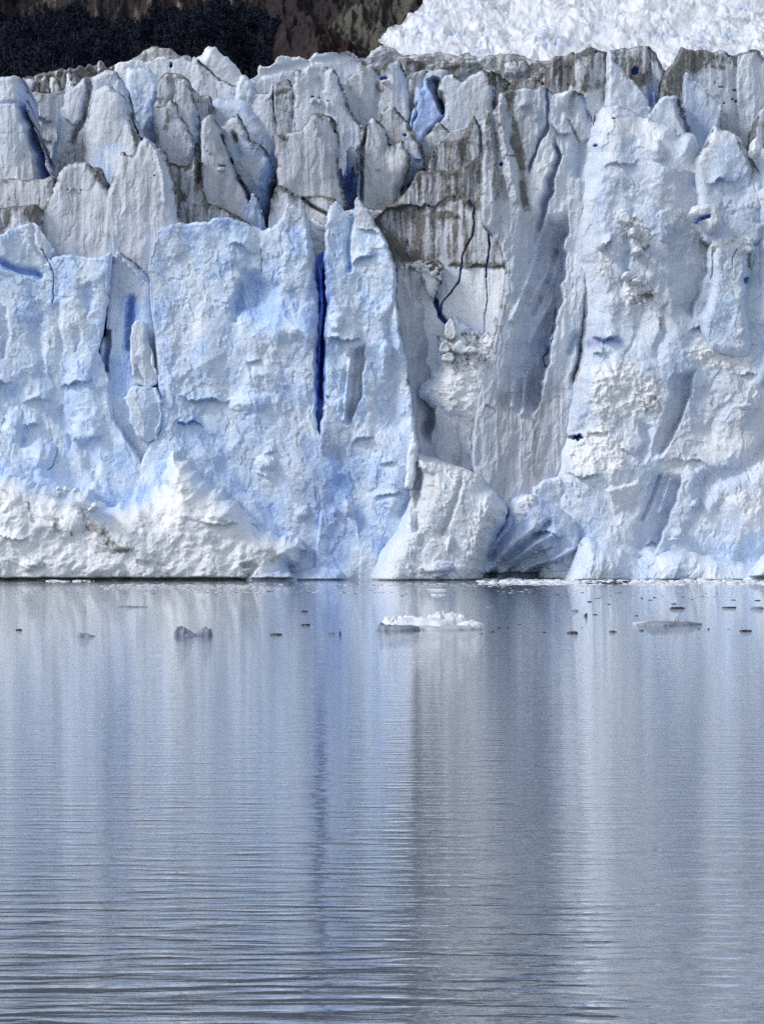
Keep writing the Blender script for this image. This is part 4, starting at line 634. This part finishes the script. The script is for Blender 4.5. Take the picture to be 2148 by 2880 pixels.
I('ice_block', [(1490,1400),(1500,1370),(1530,1350),(1570,1340),(1620,1350),(1640,1390),(1640,1440),(1600,1450),(1540,1440),(1500,1430)], .4, 'blue-white ice shelf right of the cave block', r=12, T=.8, sharp=True, style='wall', white=.3, blue=.14, edge=.1, thick=8, feats=[('stain','dirt',[(1630,1470),(1626,1500)],8,.5),('flank',[(1536,1390),(1540,1410),(1550,1440)],[(1610,1380),(1612,1410),(1600,1440)],-2,{'blue':.36})])
I('ice_foot', [(1590,1690),(1600,1600),(1620,1540),(1640,1510),(1680,1520),(1740,1540),(1790,1570),(1830,1560),(1900,1545),(1980,1560),(2060,1575),(2110,1590),(2130,1610),(2140,1690)], -.5,
  'low bulging ice foot where the right wall meets the lake', r=70, T=5, style='wall', blue=.14, white=.25, edge=.05, amp=1.0, ang=.5, feats=[('under',1630,.6),('flank',[(1680,1530),(1700,1570),(1710,1610)],[(1760,1540),(1780,1580),(1780,1620)],-2,{'blue':.3}),('stain','dirt',[(1632,1480),(1628,1530)],7,.4)])
I('ice_foot', [(2060,1690),(2100,1620),(2140,1570),(2180,1540),(2300,1500),(2560,1490),(2560,1690)], -6, r=26, T=3, style='wall', blue=.15, white=.2, edge=.1, cell=3, feats=[('under',1622,1.8)])
# ---------------- white debris apron on the left
I('debris_apron', [(-420,1690),(-420,1320),(-200,1340),(-80,1332),(0,1338),(60,1344),(96,1356),(140,1370),(176,1374),(200,1384),(240,1380),(262,1388),(290,1420),(330,1424),(372,1408),(398,1404),(430,1390),(446,1360),(456,1356),(470,1300),(477,1278),(488,1272),(500,1270),(520,1296),(545,1312),(562,1340),(590,1364),(620,1378),(648,1398),(680,1430),(712,1456),(740,1490),(790,1506),(820,1516),(850,1520),(856,1545),(830,1580),(810,1600),(820,1626),(816,1690)], -1.5,
  'white apron of crumbled ice stained with brown dirt at the waterline', r=110, T=5.5, style='rubble', white=.85, grey=.05, blue=.03, edge=.0, amp=.55, jag=7, cell=2.2,
  feats=[('fadew',60),('stain','dirt',[(150,1395),(165,1392)],12.0,0.33),('stain','dirt',[(90,1412),(100,1450),(104,1466)],6.0,0.36),('stain','dirt',[(215,1425),(236,1430),(245,1450)],12.0,0.30),('stain','dirt',[(252,1480),(290,1496),(320,1525),(350,1540)],18.0,0.45),('stain','dirt',[(164,1460),(172,1486),(180,1492)],10.5,0.42),('stain','dirt',[(185,1452),(186,1458)],6.0,0.48),('stain','dirt',[(210,1500),(211,1506)],4.5,0.48),('stain','dirt',[(318,1565),(340,1550),(380,1548),(396,1575),(430,1580)],6.0,0.39),('stain','dirt',[(405,1450),(412,1480)],15.0,0.21),('stain','dirt',[(455,1595),(470,1605)],18.0,0.30),('stain','dirt',[(0,1590),(30,1580)],15.0,0.24),('stain','dirt',[(90,1575),(130,1580),(150,1600)],16.5,0.21),('stain','dirt',[(722,1550),(750,1545),(770,1570)],21.0,0.30),('stain','dirt',[(690,1600),(700,1590)],18.0,0.30),('stain','dirt',[(0,1375),(20,1380),(36,1392)],4.5,0.30),
   ('stain','blue',[(20,1460),(60,1490),(110,1520)],22,.2),('lip',[(0,1505),(60,1518),(100,1510)],.8,24),('ridge',[(540,1270),(560,1320),(620,1370)],10,.8),('lip',[(560,1460),(620,1475),(690,1470)],.9,20),('lip',[(700,1450),(740,1505)],.6,20),('boss',640,1440,60,30,1),('boss',100,1585,34,22,1.2),('ridge',[(690,1590),(720,1590),(700,1620)],7,-1.4),('under',1625,2.6)])
I('ice_block', [(770,1690),(790,1640),(820,1614),(860,1598),(910,1590),(960,1600),(990,1640),(1000,1690)], -.6, 'smooth grey-blue ice toe at the right end of the white apron', r=60, T=4, style='wall', amp=.6, blue=.24, grey=.2, edge=.0, feats=[('under',1630,1.0)])
I('ice_block', [(686,1700),(690,1630),(730,1612),(780,1606),(820,1612),(836,1630),(836,1700)], -5.2, r=18, T=2.4, style='smooth', blue=.3, grey=.4, dirt=.12, edge=.05, thick=6, feats=[('under',1626,1.2)])
for k, (bx, by, bw, bh) in enumerate(((186,1374,9,9),(166,1372,8,8),(268,1422,12,11),(214,1378,8,7),(255,1432,8,6))):
    I('ice_block', [(bx-bw,by+bh*.5),(bx-bw*.8,by-bh*.5),(bx,by-bh),(bx+bw*.7,by-bh*.4),(bx+bw,by+bh*.4),(bx+bw*.3,by+bh),(bx-bw*.5,by+bh)], -8.5, r=8, T=1.2, style='smooth', white=.6, blue=.05, edge=.05, jag=1, thick=3)
# ================================================================== mountain side, forest, icefield
def sheet(name, gx, gy, dist, relief, mat, keep=None, kind='structure', colf=None):
    X, Y = np.meshgrid(np.array(gx, float), np.array(gy, float)); D = dist(X, Y)
    x, y, z = world(X, Y, D); z = z+relief(X, Y); q = np.arange(X.size).reshape(X.shape)
    Q = np.stack([q[1:,:-1], q[1:,1:], q[:-1,1:], q[:-1,:-1]], -1).reshape(-1, 4)
    V = np.stack([x, y, z], -1).reshape(-1, 3)
    if keep is not None:
        k = keep(X, Y).ravel(); Q = Q[k[Q].all(1)]
        u = np.unique(Q); mp = np.zeros(len(V), int); mp[u] = np.arange(len(u)); V = V[u]; Q = mp[Q]
    else: u = np.arange(len(V))
    c = colf(X, Y).reshape(-1, 4)[u] if colf else None
    return tag(mesh(name, V, Q, mat, None, c), kind=kind)

def hill_dist(X, Y): return 2300 + (300-Y)*1.3 + .16*(1150-X)*0 + 60*fbm(X/420, Y/420, 301, 3)
def hill_rel(X, Y):
    s = 15*fbm(X/160, Y/160, 310, 5) + 7*scoops(X/90, Y/110, 320, .9, .8) + 4*scoops(X/34, Y/40, 321, .9, .8) + 2.2*fbm(X/14, Y/16, 330, 3)
    return s
# mountain rock: R forest soil, G pale cliff, B scree
def hill_col(X, Y):
    C = np.zeros(X.shape+(4,)); w = 30*fbm(X/60, Y/60, 340, 4)
    edge_r = np.interp(Y, [-400,0,60,120,200,300], [900,640,740,755,720,690])+w*3
    top = np.interp(X, [-600,0,140,300,380,480,620,760], [0,12,24,40,62,44,14,-30])+.8*w
    f = sstep(-12, 14, edge_r-X)*sstep(-8, 10, Y-top); f = np.maximum(f, sstep(0, .5, fbm(X/180, Y/120, 345, 4))*sstep(20, -60, Y))
    C[..., 0] = f
    st = fbm(X/16, Y/70, 350, 4); C[..., 1] = np.clip(sstep(.15, .7, st)*1.0, 0, 1)*(X < 700)*(1-f)
    P = [(895,60),(960,30),(1030,0),(1150,-120),(1250,-200),(1200,20),(1100,90),(1060,110),(1045,140),(1000,120),(960,95)]
    dd, _, _ = seg_dist(X.ravel(), Y.ravel(), np.array(P, float), True); dd = dd.reshape(X.shape)
    C[..., 2] = sstep(-16, 16, np.where(inside(X, Y, np.array(P, float)), dd, -dd)+w*.8)
    C[..., 3] = sstep(0, 60, 60-np.hypot((X-960)*.8, Y-115)+w)
    return C
m, t = newmat('mountain_rock')
at = t.n('ShaderNodeAttribute', attribute_name='tint'); sp = t.n('ShaderNodeSeparateColor'); t.l(at.outputs['Color'], sp.inputs[0])
na = t.noise(t.coords((.06,.06,.06)), 1, 5, .6); nb = t.noise(t.coords((.35,.35,.35)), 1, 4, .65); nc = t.noise(t.coords((.16,.16,.02)), 1, 4, .6)
rock = t.mix(t.rng(na, .3, .7), (.022,.018,.021), (.060,.047,.048)); rock = t.mix(t.rng(nb, .5, .75), rock, (.010,.009,.012))
pale = t.mix(t.rng(nc, .35, .65), (.05,.045,.045), (.26,.22,.16)); rock = t.mix(sp.outputs[1], rock, pale)
scree = t.mix(t.rng(nb, .35, .68), (.055,.053,.045), (.17,.165,.14)); rock = t.mix(sp.outputs[2], rock, scree)
rock = t.mix(t.m('MULTIPLY', at.outputs['Alpha'], .6), rock, t.mix(nb, (.035,.018,.014), (.085,.04,.03)))
rock = t.mix(sp.outputs[0], rock, (.010,.011,.016))
finish(t, rock, .95, .1, bump(t, t.m('ADD', na, nb), 3.0, .8)); ROCK = m
GXh = np.concatenate([np.arange(-2200, -60, 24), np.arange(-60, 1300, 3.5), np.arange(1300, 1700, 24)]); GYh = np.concatenate([np.arange(-3000, -40, 26), np.arange(-40, 420, 3.5)])
sheet('mountain_side', GXh, GYh, hill_dist, hill_rel, ROCK, colf=hill_col)

# dense beech forest on the mountain: reads as one dark mass
m, t = newmat('forest_foliage')
n1 = t.noise(t.coords((.12,.12,.12)), 1, 3); n2 = t.noise(t.coords((.9,.9,.9)), 1, 2)
c = t.mix(t.rng(n1, .35, .65), (.006,.0075,.017), (.015,.019,.034)); c = t.mix(t.rng(n2, .4, .75), c, (.024,.029,.05))
finish(t, c, .9, .1); FOL = m
m, t = newmat('dead_trunk'); finish(t, (.12,.11,.14), .9, .1); TRUNK = m
rg = np.random.default_rng(21)
NT_ = 17000
tx = rg.uniform(-160, 900, NT_); ty = rg.uniform(-60, 300, NT_)
k = hill_col(tx[None], ty[None])[0, :, 0] > rg.uniform(.1, .95, NT_); tx, ty = tx[k], ty[k]
hx, hy, hz = world(tx, ty, hill_dist(tx, ty)); hz = hz+hill_rel(tx, ty)
nl = 16; n = len(tx)
ht = rg.uniform(3.0, 7.5, n); wd = ht*rg.uniform(.26, .42, n)
u = rg.normal(size=(n, nl, 3)); u /= np.linalg.norm(u, axis=2, keepdims=True); rr = rg.uniform(.45, 1, (n, nl, 1))
cen = np.stack([hx, hy, hz+ht*.6], 1)[:, None, :] + u*rr*np.stack([wd, wd, ht*.5], 1)[:, None, :]
sz = (ht*.19)[:, None, None]; a = rg.normal(size=(n, nl, 3)); b = rg.normal(size=(n, nl, 3))
a /= np.linalg.norm(a, axis=2, keepdims=True); b /= np.linalg.norm(b, axis=2, keepdims=True)
V = np.stack([cen+a*sz, cen+b*sz, cen-(a+b)*.6*sz], 2).reshape(-1, 3)
forest = mesh('forest', V, None, FOL, tris=np.arange(len(V)).reshape(-1, 3), smooth=False); tag(forest, kind='stuff')
k = rg.random(n) < .045; sx, sy, sz_, sh = hx[k], hy[k]-1.5, hz[k], ht[k]*rg.uniform(.7, 1.3, k.sum()); dx = rg.normal(0, .9, k.sum()); w = .14
V = []; Q = []
for i in range(len(sx)):
    o = len(V); 
    for (ox, oy) in ((-w,-w),(w,-w),(w,w),(-w,w)): V.append((sx[i]+ox, sy[i]+oy, sz_[i]))
    for (ox, oy) in ((-w,-w),(w,-w),(w,w),(-w,w)): V.append((sx[i]+dx[i]+ox*.5, sy[i]+oy*.5, sz_[i]+sh[i]*1.15))
    for j in range(4): Q.append((o+j, o+(j+1)%4, o+4+(j+1)%4, o+4+j))
snags = mesh('bare_trunks', V, Q, TRUNK, smooth=False); tag(snags, kind='stuff')

# upper glacier: broken white icefield
def ice_dist(X, Y): return np.where(Y > 0, 1500+(230-Y)*1.35, 1810-Y*3.2)
def ice_rel(X, Y):
    wx = X+14*fbm(X/50, Y/50, 401, 3); wy = Y+10*fbm(X/50, Y/40, 402, 3); g = 1.0
    return g*(2.4*fbm(X/150, Y/90, 410, 4)+1.2*facets(wx/66, wy/30, 420)+(.8*facets((wx+.3*wy)/27, (wy-.2*wx)/13, 430)+.5*facets((wx-.4*wy)/12, (wy+.3*wx)/7, 440))*(.5+sstep(-.4,.6,fbm(X/70,Y/40,455,3)))+.15*fbm(X/6, Y/5, 450, 2))
EDGE_I = np.array([(1100,-1400),(1150,-600),(1190,-200),(1190,0),(1178,20),(1160,32),(1140,45),(1118,58),(1100,68),(1082,80),(1066,90),(1062,102),(1078,112),(1075,126),(1070,140),(1050,160),(1020,185),(1000,240),(1000,330),(3800,330),(3800,-1400)], float)
EI = catmull(EDGE_I, 5); EI = EI+np.stack([7*fbm(EI[:,1]/14, EI[:,0]/14, 77, 3), 4*fbm(EI[:,0]/12, EI[:,1]/12, 78, 3)], 1)
def ice_col(X, Y):
    C = np.zeros(X.shape+(4,)); wx = X+14*fbm(X/50, Y/50, 401, 3); wy = Y+10*fbm(X/50, Y/40, 402, 3)
    s = scoops(wx/21, wy/15, 430, 1.1, 1.0)
    C[..., 2] = .8; C[..., 3] = .12+.3*sstep(.1, .8, fbm(X/70, Y/26, 468, 4)); C[..., 0] = .5*sstep(.2, .6, fbm(X/46, Y/13, 460, 4))*sstep(-.05, -.45, s)+.14*sstep(.2, .7, fbm(X/90, Y/50, 465, 3)); C[..., 0] += .5*sstep(1.0, 1.35, ridged(wx/90, wy/24, 490, 3))*sstep(-.2,.4,fbm(X/140,Y/80,491,2)); C[..., 2] -= .7*C[..., 0]
    C[..., 1] = .26*sstep(.1, .8, fbm(X/110, Y/34, 470, 4))
    dd, _, _ = seg_dist(X.ravel(), Y.ravel(), EI[:140]); C[..., 1] += .5*np.exp(-(dd.reshape(X.shape)/10)**2)*sstep(-.1, .5, fbm(X/20, Y/20, 480, 3))
    return np.clip(C, 0, 1)
sheet('icefield', np.concatenate([np.arange(980, 2240, 2.4), np.arange(2240, 3800, 20)]), np.concatenate([np.arange(-1300, -30, 20), np.arange(-30, 300, 2.4)]), ice_dist, ice_rel, ICE,
      keep=lambda X, Y: inside(X, Y, EI), colf=ice_col)

# ================================================================== lake
m, t = newmat('lake_water')
ge = t.n('ShaderNodeNewGeometry'); sx = t.n('ShaderNodeSeparateXYZ'); t.l(ge.outputs['Position'], sx.inputs[0]); Yw = sx.outputs[1]; Xw = sx.outputs[0]
big = t.noise(t.coords((.02,.008,0)), 1, 3)
swell = t.m('MULTIPLY', t.m('POWER', t.noise(t.coords((.45,1.15,0), (0,0,math.radians(3))), 1, 1.5, .4, .3), 3.0), 2.2)
chop = t.noise(t.coords((1.3,3.2,0), (0,0,math.radians(-4))), 1, 2, .5, .2)
fine = t.noise(t.coords((2.0,6.5,0)), 1, 2, .6)
# rougher close to the boat, glassy further out, one ruffled strip near the ice
near = t.m('ADD', t.rng(Yw, 190, 66, .32, .9), t.rng(Yw, 92, 66, 0, .7))
strip = t.m('MULTIPLY', t.rng(Yw, 360, 420, 0, 1), t.rng(Yw, 490, 455, 0, 1))
h = t.m('MULTIPLY', swell, t.m('MULTIPLY', near, t.rng(big, .3, .7, .7, 1.2)))
h = t.m('ADD', h, t.m('MULTIPLY', chop, t.m('MULTIPLY', t.m('POWER', near, .7), .17)))
h = t.m('ADD', h, t.m('MULTIPLY', fine, t.m('ADD', .15, t.m('MULTIPLY', strip, .10))))
nrm = bump(t, h, .034, 1.0)
WATER_BSDF = finish(t, (.12,.148,.185), .02, .5, nrm, IOR=1.6); WATER = m
XW = np.array([-2600, -400, -120, 0, 120, 400, 2600], float); YW = np.array([-60, 20, 60, 100, 200, 300, 400, 480, 560, 700], float)
gx, gy = np.meshgrid(XW, YW); q = np.arange(gx.size).reshape(gx.shape)
tag(mesh('lake', np.stack([gx, gy, 0*gx], -1).reshape(-1, 3), np.stack([q[:-1,:-1], q[:-1,1:], q[1:,1:], q[1:,:-1]], -1).reshape(-1, 4), WATER), kind='structure')

# ================================================================== floating ice
def floe_mat(name, c1, c2, rough=.45):
    m, t = newmat(name); n1 = t.noise(t.coords((1.1,1.1,1.6)), 1, 4, .6); n2 = t.noise(t.coords((5,5,5)), 1, 3, .6)
    c = t.mix(t.rng(n1, .35, .65), c1, c2); finish(t, c, rough, .4, bump(t, t.m('ADD', n1, n2), .1, .6)); return m
F_WHITE = floe_mat('clean_floe_ice', (.70,.75,.84), (.86,.87,.90)); F_GREY = floe_mat('grey_floe_ice', (.17,.20,.27), (.31,.345,.43)); F_DARK = floe_mat('wet_black_ice', (.020,.022,.03), (.06,.063,.075), .3)
F_PALE = floe_mat('wet_grey_ice', (.42,.44,.50), (.58,.60,.66))

def lump(V, Q, cx, cy, z0, rx, ry, h, seed, n=22, jag=.35, flat=.0, tilt=0):
    """irregular chunk as a height mound over the water, closed below the surface"""
    w_ = n*3.0; o = len(V); a = np.linspace(0, 2*math.pi, n*2, endpoint=False); rows = np.linspace(0, 1, n)
    r = np.random.default_rng(seed); P = []
    out = 1+jag*(fbm(np.cos(a)*1.3+seed, np.sin(a)*1.3, seed, 3))
    for j, s in enumerate(rows):
        rad = (1-s)
        x = np.cos(a)*rad*out; y = np.sin(a)*rad*out
        f = (1-rad**(2.6+flat*6))**.55
        z = h*f*.8*(1+(.22*fbm(x*2.4+seed*1.3, y*2.4, seed+4, 4)+.22*facets(x*2.6+seed, y*2.6, seed+9))*min(1, .35+w_/40))*(1+tilt*x)
        if j == 0: z = z*0-.12*h-.05
        P.append(np.stack([cx+x*rx, cy+y*ry, z0+np.maximum(z, -.3*h-.05)], 1))
    V.extend(np.concatenate(P).tolist()); m_ = len(a)
    for j in range(n-1):
        for i in range(m_):
            Q.append((o+j*m_+i, o+j*m_+(i+1) % m_, o+(j+1)*m_+(i+1) % m_, o+(j+1)*m_+i))
def at_water(px, py):
    Y = F*HC/(py-CY); return (px-CX)*Y/F, Y
def chunk(name, label, cat, parts, mat, group=None, base=None):
    """parts: (px, waterline py, width px, height px, depth ratio, seed, flat, tilt, material or None, part name)"""
    x0, Y0 = at_water(parts[0][0], parts[0][1])
    if len(parts) == 1:
        px, py, w, h, dr, sd, fl, ti = parts[0][:8]; s = Y0/F; V, Q = [], []
        lump(V, Q, 0, 0, 0, w*s/2, w*s/2*dr*.7, h*s*.72, sd, 14 if w < 60 else 24, .5, fl, ti)
        o = mesh(name, V, Q, mat, smooth=w > 60); o.location = (x0, Y0+w*s/2*dr, 0)
    else:
        o = empty(name, (x0, Y0, 0))
        for (px, py, w, h, dr, sd, fl, ti, mt, nm) in parts:
            x, Y = at_water(px, py); s = Y/F; V, Q = [], []
            lump(V, Q, x-x0, Y-Y0+w*s/2*dr, 0, w*s/2, w*s/2*dr, h*s, sd, 30, .35, fl, ti)
            c = mesh(nm, V, Q, mt or mat, smooth=True); c.parent = o
    return tag(o, label, cat, group)

chunk('iceberg', 'largest white lumpy iceberg floating on the lake, dark grey at its left end', 'iceberg', [
    (1190,1771,190,40,.5,3,0,0,F_WHITE,'main_block'),(1100,1770,62,38,.9,5,0,0,F_WHITE,'round_boulder'),(1148,1769,76,46,.7,8,0,.1,F_WHITE,'peaked_block'),(1235,1768,90,54,.7,12,0,.1,F_WHITE,'tall_block'),(1280,1768,84,48,.7,17,0,-.2,F_WHITE,'tall_block'),
    (1325,1770,80,26,.6,19,.2,0,F_WHITE,'tail'),(1120,1774,116,17,.5,23,.5,0,F_GREY,'grey_base'),(1074,1770,24,20,.9,29,0,0,F_GREY,'grey_edge'),(1230,1772,220,12,.4,31,.6,0,F_PALE,'wet_skirt')], F_WHITE, 'icebergs on the lake')
chunk('iceberg', 'dark grey iceberg with two humps joined by a low saddle', 'iceberg', [
    (518,1788,52,25,.7,40,0,-.4,F_GREY,'hump'),(574,1788,40,24,.7,41,0,.3,F_GREY,'hump'),(545,1788,90,7,.4,42,.6,0,F_GREY,'saddle')], F_GREY, 'icebergs on the lake')
chunk('iceberg', 'flat grey raft of ice with one small white knob on it', 'iceberg', [
    (1880,1758,180,10,.3,50,.7,0,F_GREY,'raft'),(1840,1756,110,11,.4,51,.5,.2,F_PALE,'raft_end'),(1900,1750,18,19,.8,52,0,0,F_PALE,'knob'),(1870,1761,46,9,.6,53,.4,0,F_GREY,'dark_edge')], F_GREY, 'icebergs on the lake')
chunk('ice_floe', 'grey wedge-shaped floe with a steep left end and a long low tail', 'floe', [(244,1790,46,14,.5,60,0,-.8)], F_GREY)
chunk('ice_floe', 'long thin grey floe nearest to the left debris apron, with a small bump', 'floe', [(372,1708,68,5,.4,61,.6,-.3)], F_GREY)
chunk('ice_floe', 'flat dark floe between the two-humped iceberg and the blue reflection', 'floe', [(776,1786,38,6,.5,62,.5,0)], F_DARK)
chunk('ice_floe', 'small humped dark floe, farther of the pair left of the blue reflection', 'floe', [(855,1721,20,6,.6,63,0,0)], F_DARK)
chunk('ice_floe', 'low ragged dark floe, nearer of the pair left of the blue reflection', 'floe', [(860,1759,30,6,.5,64,.3,.2)], F_DARK)
chunk('ice_floe', 'small grey floe with two bumps just right of the blue reflection', 'floe', [(928,1783,22,7,.5,65,0,.3)], F_GREY)
chunk('ice_floe', 'thin upright black shard just right of the two-bump grey floe', 'floe', [(956,1785,6,14,1,66,0,0)], F_DARK)
chunk('ice_floe', 'lone black chip farthest left on the open water', 'floe', [(52,1773,17,6,.6,67,.2,0)], F_DARK)
chunk('ice_floe', 'white flat floe, larger of two in the ruffled strip behind the largest iceberg', 'floe', [(1231,1674,40,5,.5,68,.5,0)], F_WHITE)
chunk('ice_floe', 'thin white sliver farther out than the flat white floe behind the largest iceberg', 'floe', [(1230,1660,54,5,.3,69,.4,0)], F_WHITE)
chunk('ice_floe', 'dim grey sliver right behind the largest iceberg', 'floe', [(1379,1707,20,4,.5,70,.4,0)], F_GREY)
chunk('ice_floe', 'dark floe with a ragged top, long and beyond the flat grey raft', 'floe', [(1908,1712,42,8,.4,71,.3,0)], F_DARK)
chunk('ice_floe', 'long low black floe beyond the flat grey raft, next to the frame edge', 'floe', [(2054,1710,40,5,.4,72,.6,0)], F_DARK)
chunk('ice_floe', 'grey floe with a dark left end cut by the right frame edge', 'floe', [(2128,1712,38,8,.4,73,.4,.3)], F_GREY)
chunk('ice_floe', 'mid-grey floe alone above the bird-shaped black chip', 'floe', [(1613,1719,25,7,.5,74,.2,0)], F_GREY)
chunk('ice_floe', 'bird-shaped black chip with a raised tip', 'floe', [(1647,1733,11,12,.8,75,0,.6)], F_DARK)
chunk('ice_floe', 'flat-topped dark floe in front of the fin reflection, largest of the nearest dark row', 'floe', [(1612,1782,27,9,.6,76,.4,0)], F_DARK)
chunk('ice_floe', 'dark floe with a low tail midway between the fin reflection and the flat raft', 'floe', [(1724,1778,21,6,.5,77,.1,-.4)], F_DARK)
chunk('ice_floe', 'ragged strip of black chips frozen together, lowest at the right', 'floe', [(2094,1776,36,7,.4,78,.1,.2)], F_DARK)
g = 'tiny dark chips on the right of the lake'
for i, (px, py, w, h) in enumerate(((1657,1694,16,6),(1672,1730,16,5),(1712,1701,15,4),(1789,1733,10,5),(1894,1700,18,6),(2061,1689,14,4),(2129,1690,20,5),(1827,1689,20,3),(1945,1688,8,3),(1681,1684,20,3),(1805,1684,8,5),(1384,1779,18,6),(1354,1784,9,4),(1401,1768,14,7),(1427,1767,12,4),(1460,1758,9,5),(1530,1780,14,5),(1803,1775,14,6),(1965,1770,9,4),(1992,1771,8,7),(2048,1770,7,3),(1636,1766,5,3))):
    chunk('ice_chip', 'tiny wet black ice chip on the water right of the largest iceberg', 'ice chip', [(px, py-1, w*.85, h*.55, .3, 100+i, .1, .2)], F_DARK, g)

# crushed ice hugging the foot of the glacier
def brash(name, spec, mat, seed, label=None):
    r = np.random.default_rng(seed); V, Q = [], []
    for (xa, xb, ya, yb, n, w0, w1, hr) in spec:
        for i in range(n):
            px, py = r.uniform(xa, xb), r.uniform(ya, yb); x, Y = at_water(px, py); s = Y/F; w = r.uniform(w0, w1)*(r.random()**.6)
            lump(V, Q, x, Y, 0, w*s/2, w*s/2*r.uniform(.4, .9), w*hr*s*r.uniform(.25, .8), int(r.integers(9999)), 7, .4, .3)
    o = mesh(name, V, Q, mat, smooth=False); return tag(o, kind='stuff')
brash('brash_ice', [(1350,2200,1629.5,1641,620,6,36,.28),(1500,2200,1640,1647,120,6,30,.14),(1350,1600,1641,1645,40,10,40,.1),(130,270,1632,1638,34,8,30,.22),(-60,0,1634,1642,16,8,30,.2),(150,700,1629,1632,1,4,8,.2)], F_WHITE, 5)
brash('grey_brash_ice', [(290,720,1645,1657,420,6,28,.2),(330,470,1644,1652,60,10,26,.32),(-60,1100,1652,1668,300,4,24,.15),(700,1100,1640,1650,90,4,20,.16),(1060,1420,1640,1650,110,4,26,.14),(1400,2200,1648,1668,120,4,20,.12)], F_PALE, 6)
brash('black_brash_ice', [(1655,1775,1633,1643,60,8,30,.35),(-40,1080,1658,1670,140,3,14,.15),(1100,2200,1660,1682,130,3,14,.15),(900,1400,1636,1650,60,4,18,.12)], F_DARK, 8)

# ================================================================== daylight
SUN_EL, SUN_AZ = 38.0, -66.0       # azimuth from straight towards the glacier's face, negative = camera's left
w = bpy.data.worlds.new('World'); S.world = w; w.use_nodes = True; nt = w.node_tree
bg = nt.nodes['Background']; sky = nt.nodes.new('ShaderNodeTexSky'); sky.sky_type = 'NISHITA'; sky.sun_disc = False
el = math.radians(SUN_EL); az = math.radians(SUN_AZ)
to_sun = np.array([math.sin(az)*math.cos(el), -math.cos(az)*math.cos(el), math.sin(el)])
sky.sun_elevation = el; sky.sun_rotation = math.atan2(to_sun[0], to_sun[1])
sky.air_density = 1.0; sky.dust_density = 1.0; sky.ozone_density = 1.0
hs = nt.nodes.new('ShaderNodeHueSaturation'); hs.inputs['Saturation'].default_value = .5; nt.links.new(sky.outputs[0], hs.inputs['Color']); nt.links.new(hs.outputs[0], bg.inputs[0]); bg.inputs[1].default_value = .15
sun = bpy.data.lights.new('sun', 'SUN'); sun.energy = 1.35; sun.angle = math.radians(12); sun.color = (1, .975, .95)
so = bpy.data.objects.new('sun', sun); COL.objects.link(so); so.location = (-200, 0, 300)
from mathutils import Vector
so.rotation_euler = Vector(to_sun).to_track_quat('Z', 'Y').to_euler()

S.view_settings.view_transform = 'Standard'; S.view_settings.look = 'None'; S.view_settings.exposure = 0.26; S.view_settings.gamma = 1
S.cycles.use_adaptive_sampling = False; S.cycles.sample_clamp_indirect = 4.0; S.cycles.max_bounces = 8; S.cycles.diffuse_bounces = 4
S.cycles.use_denoising = False
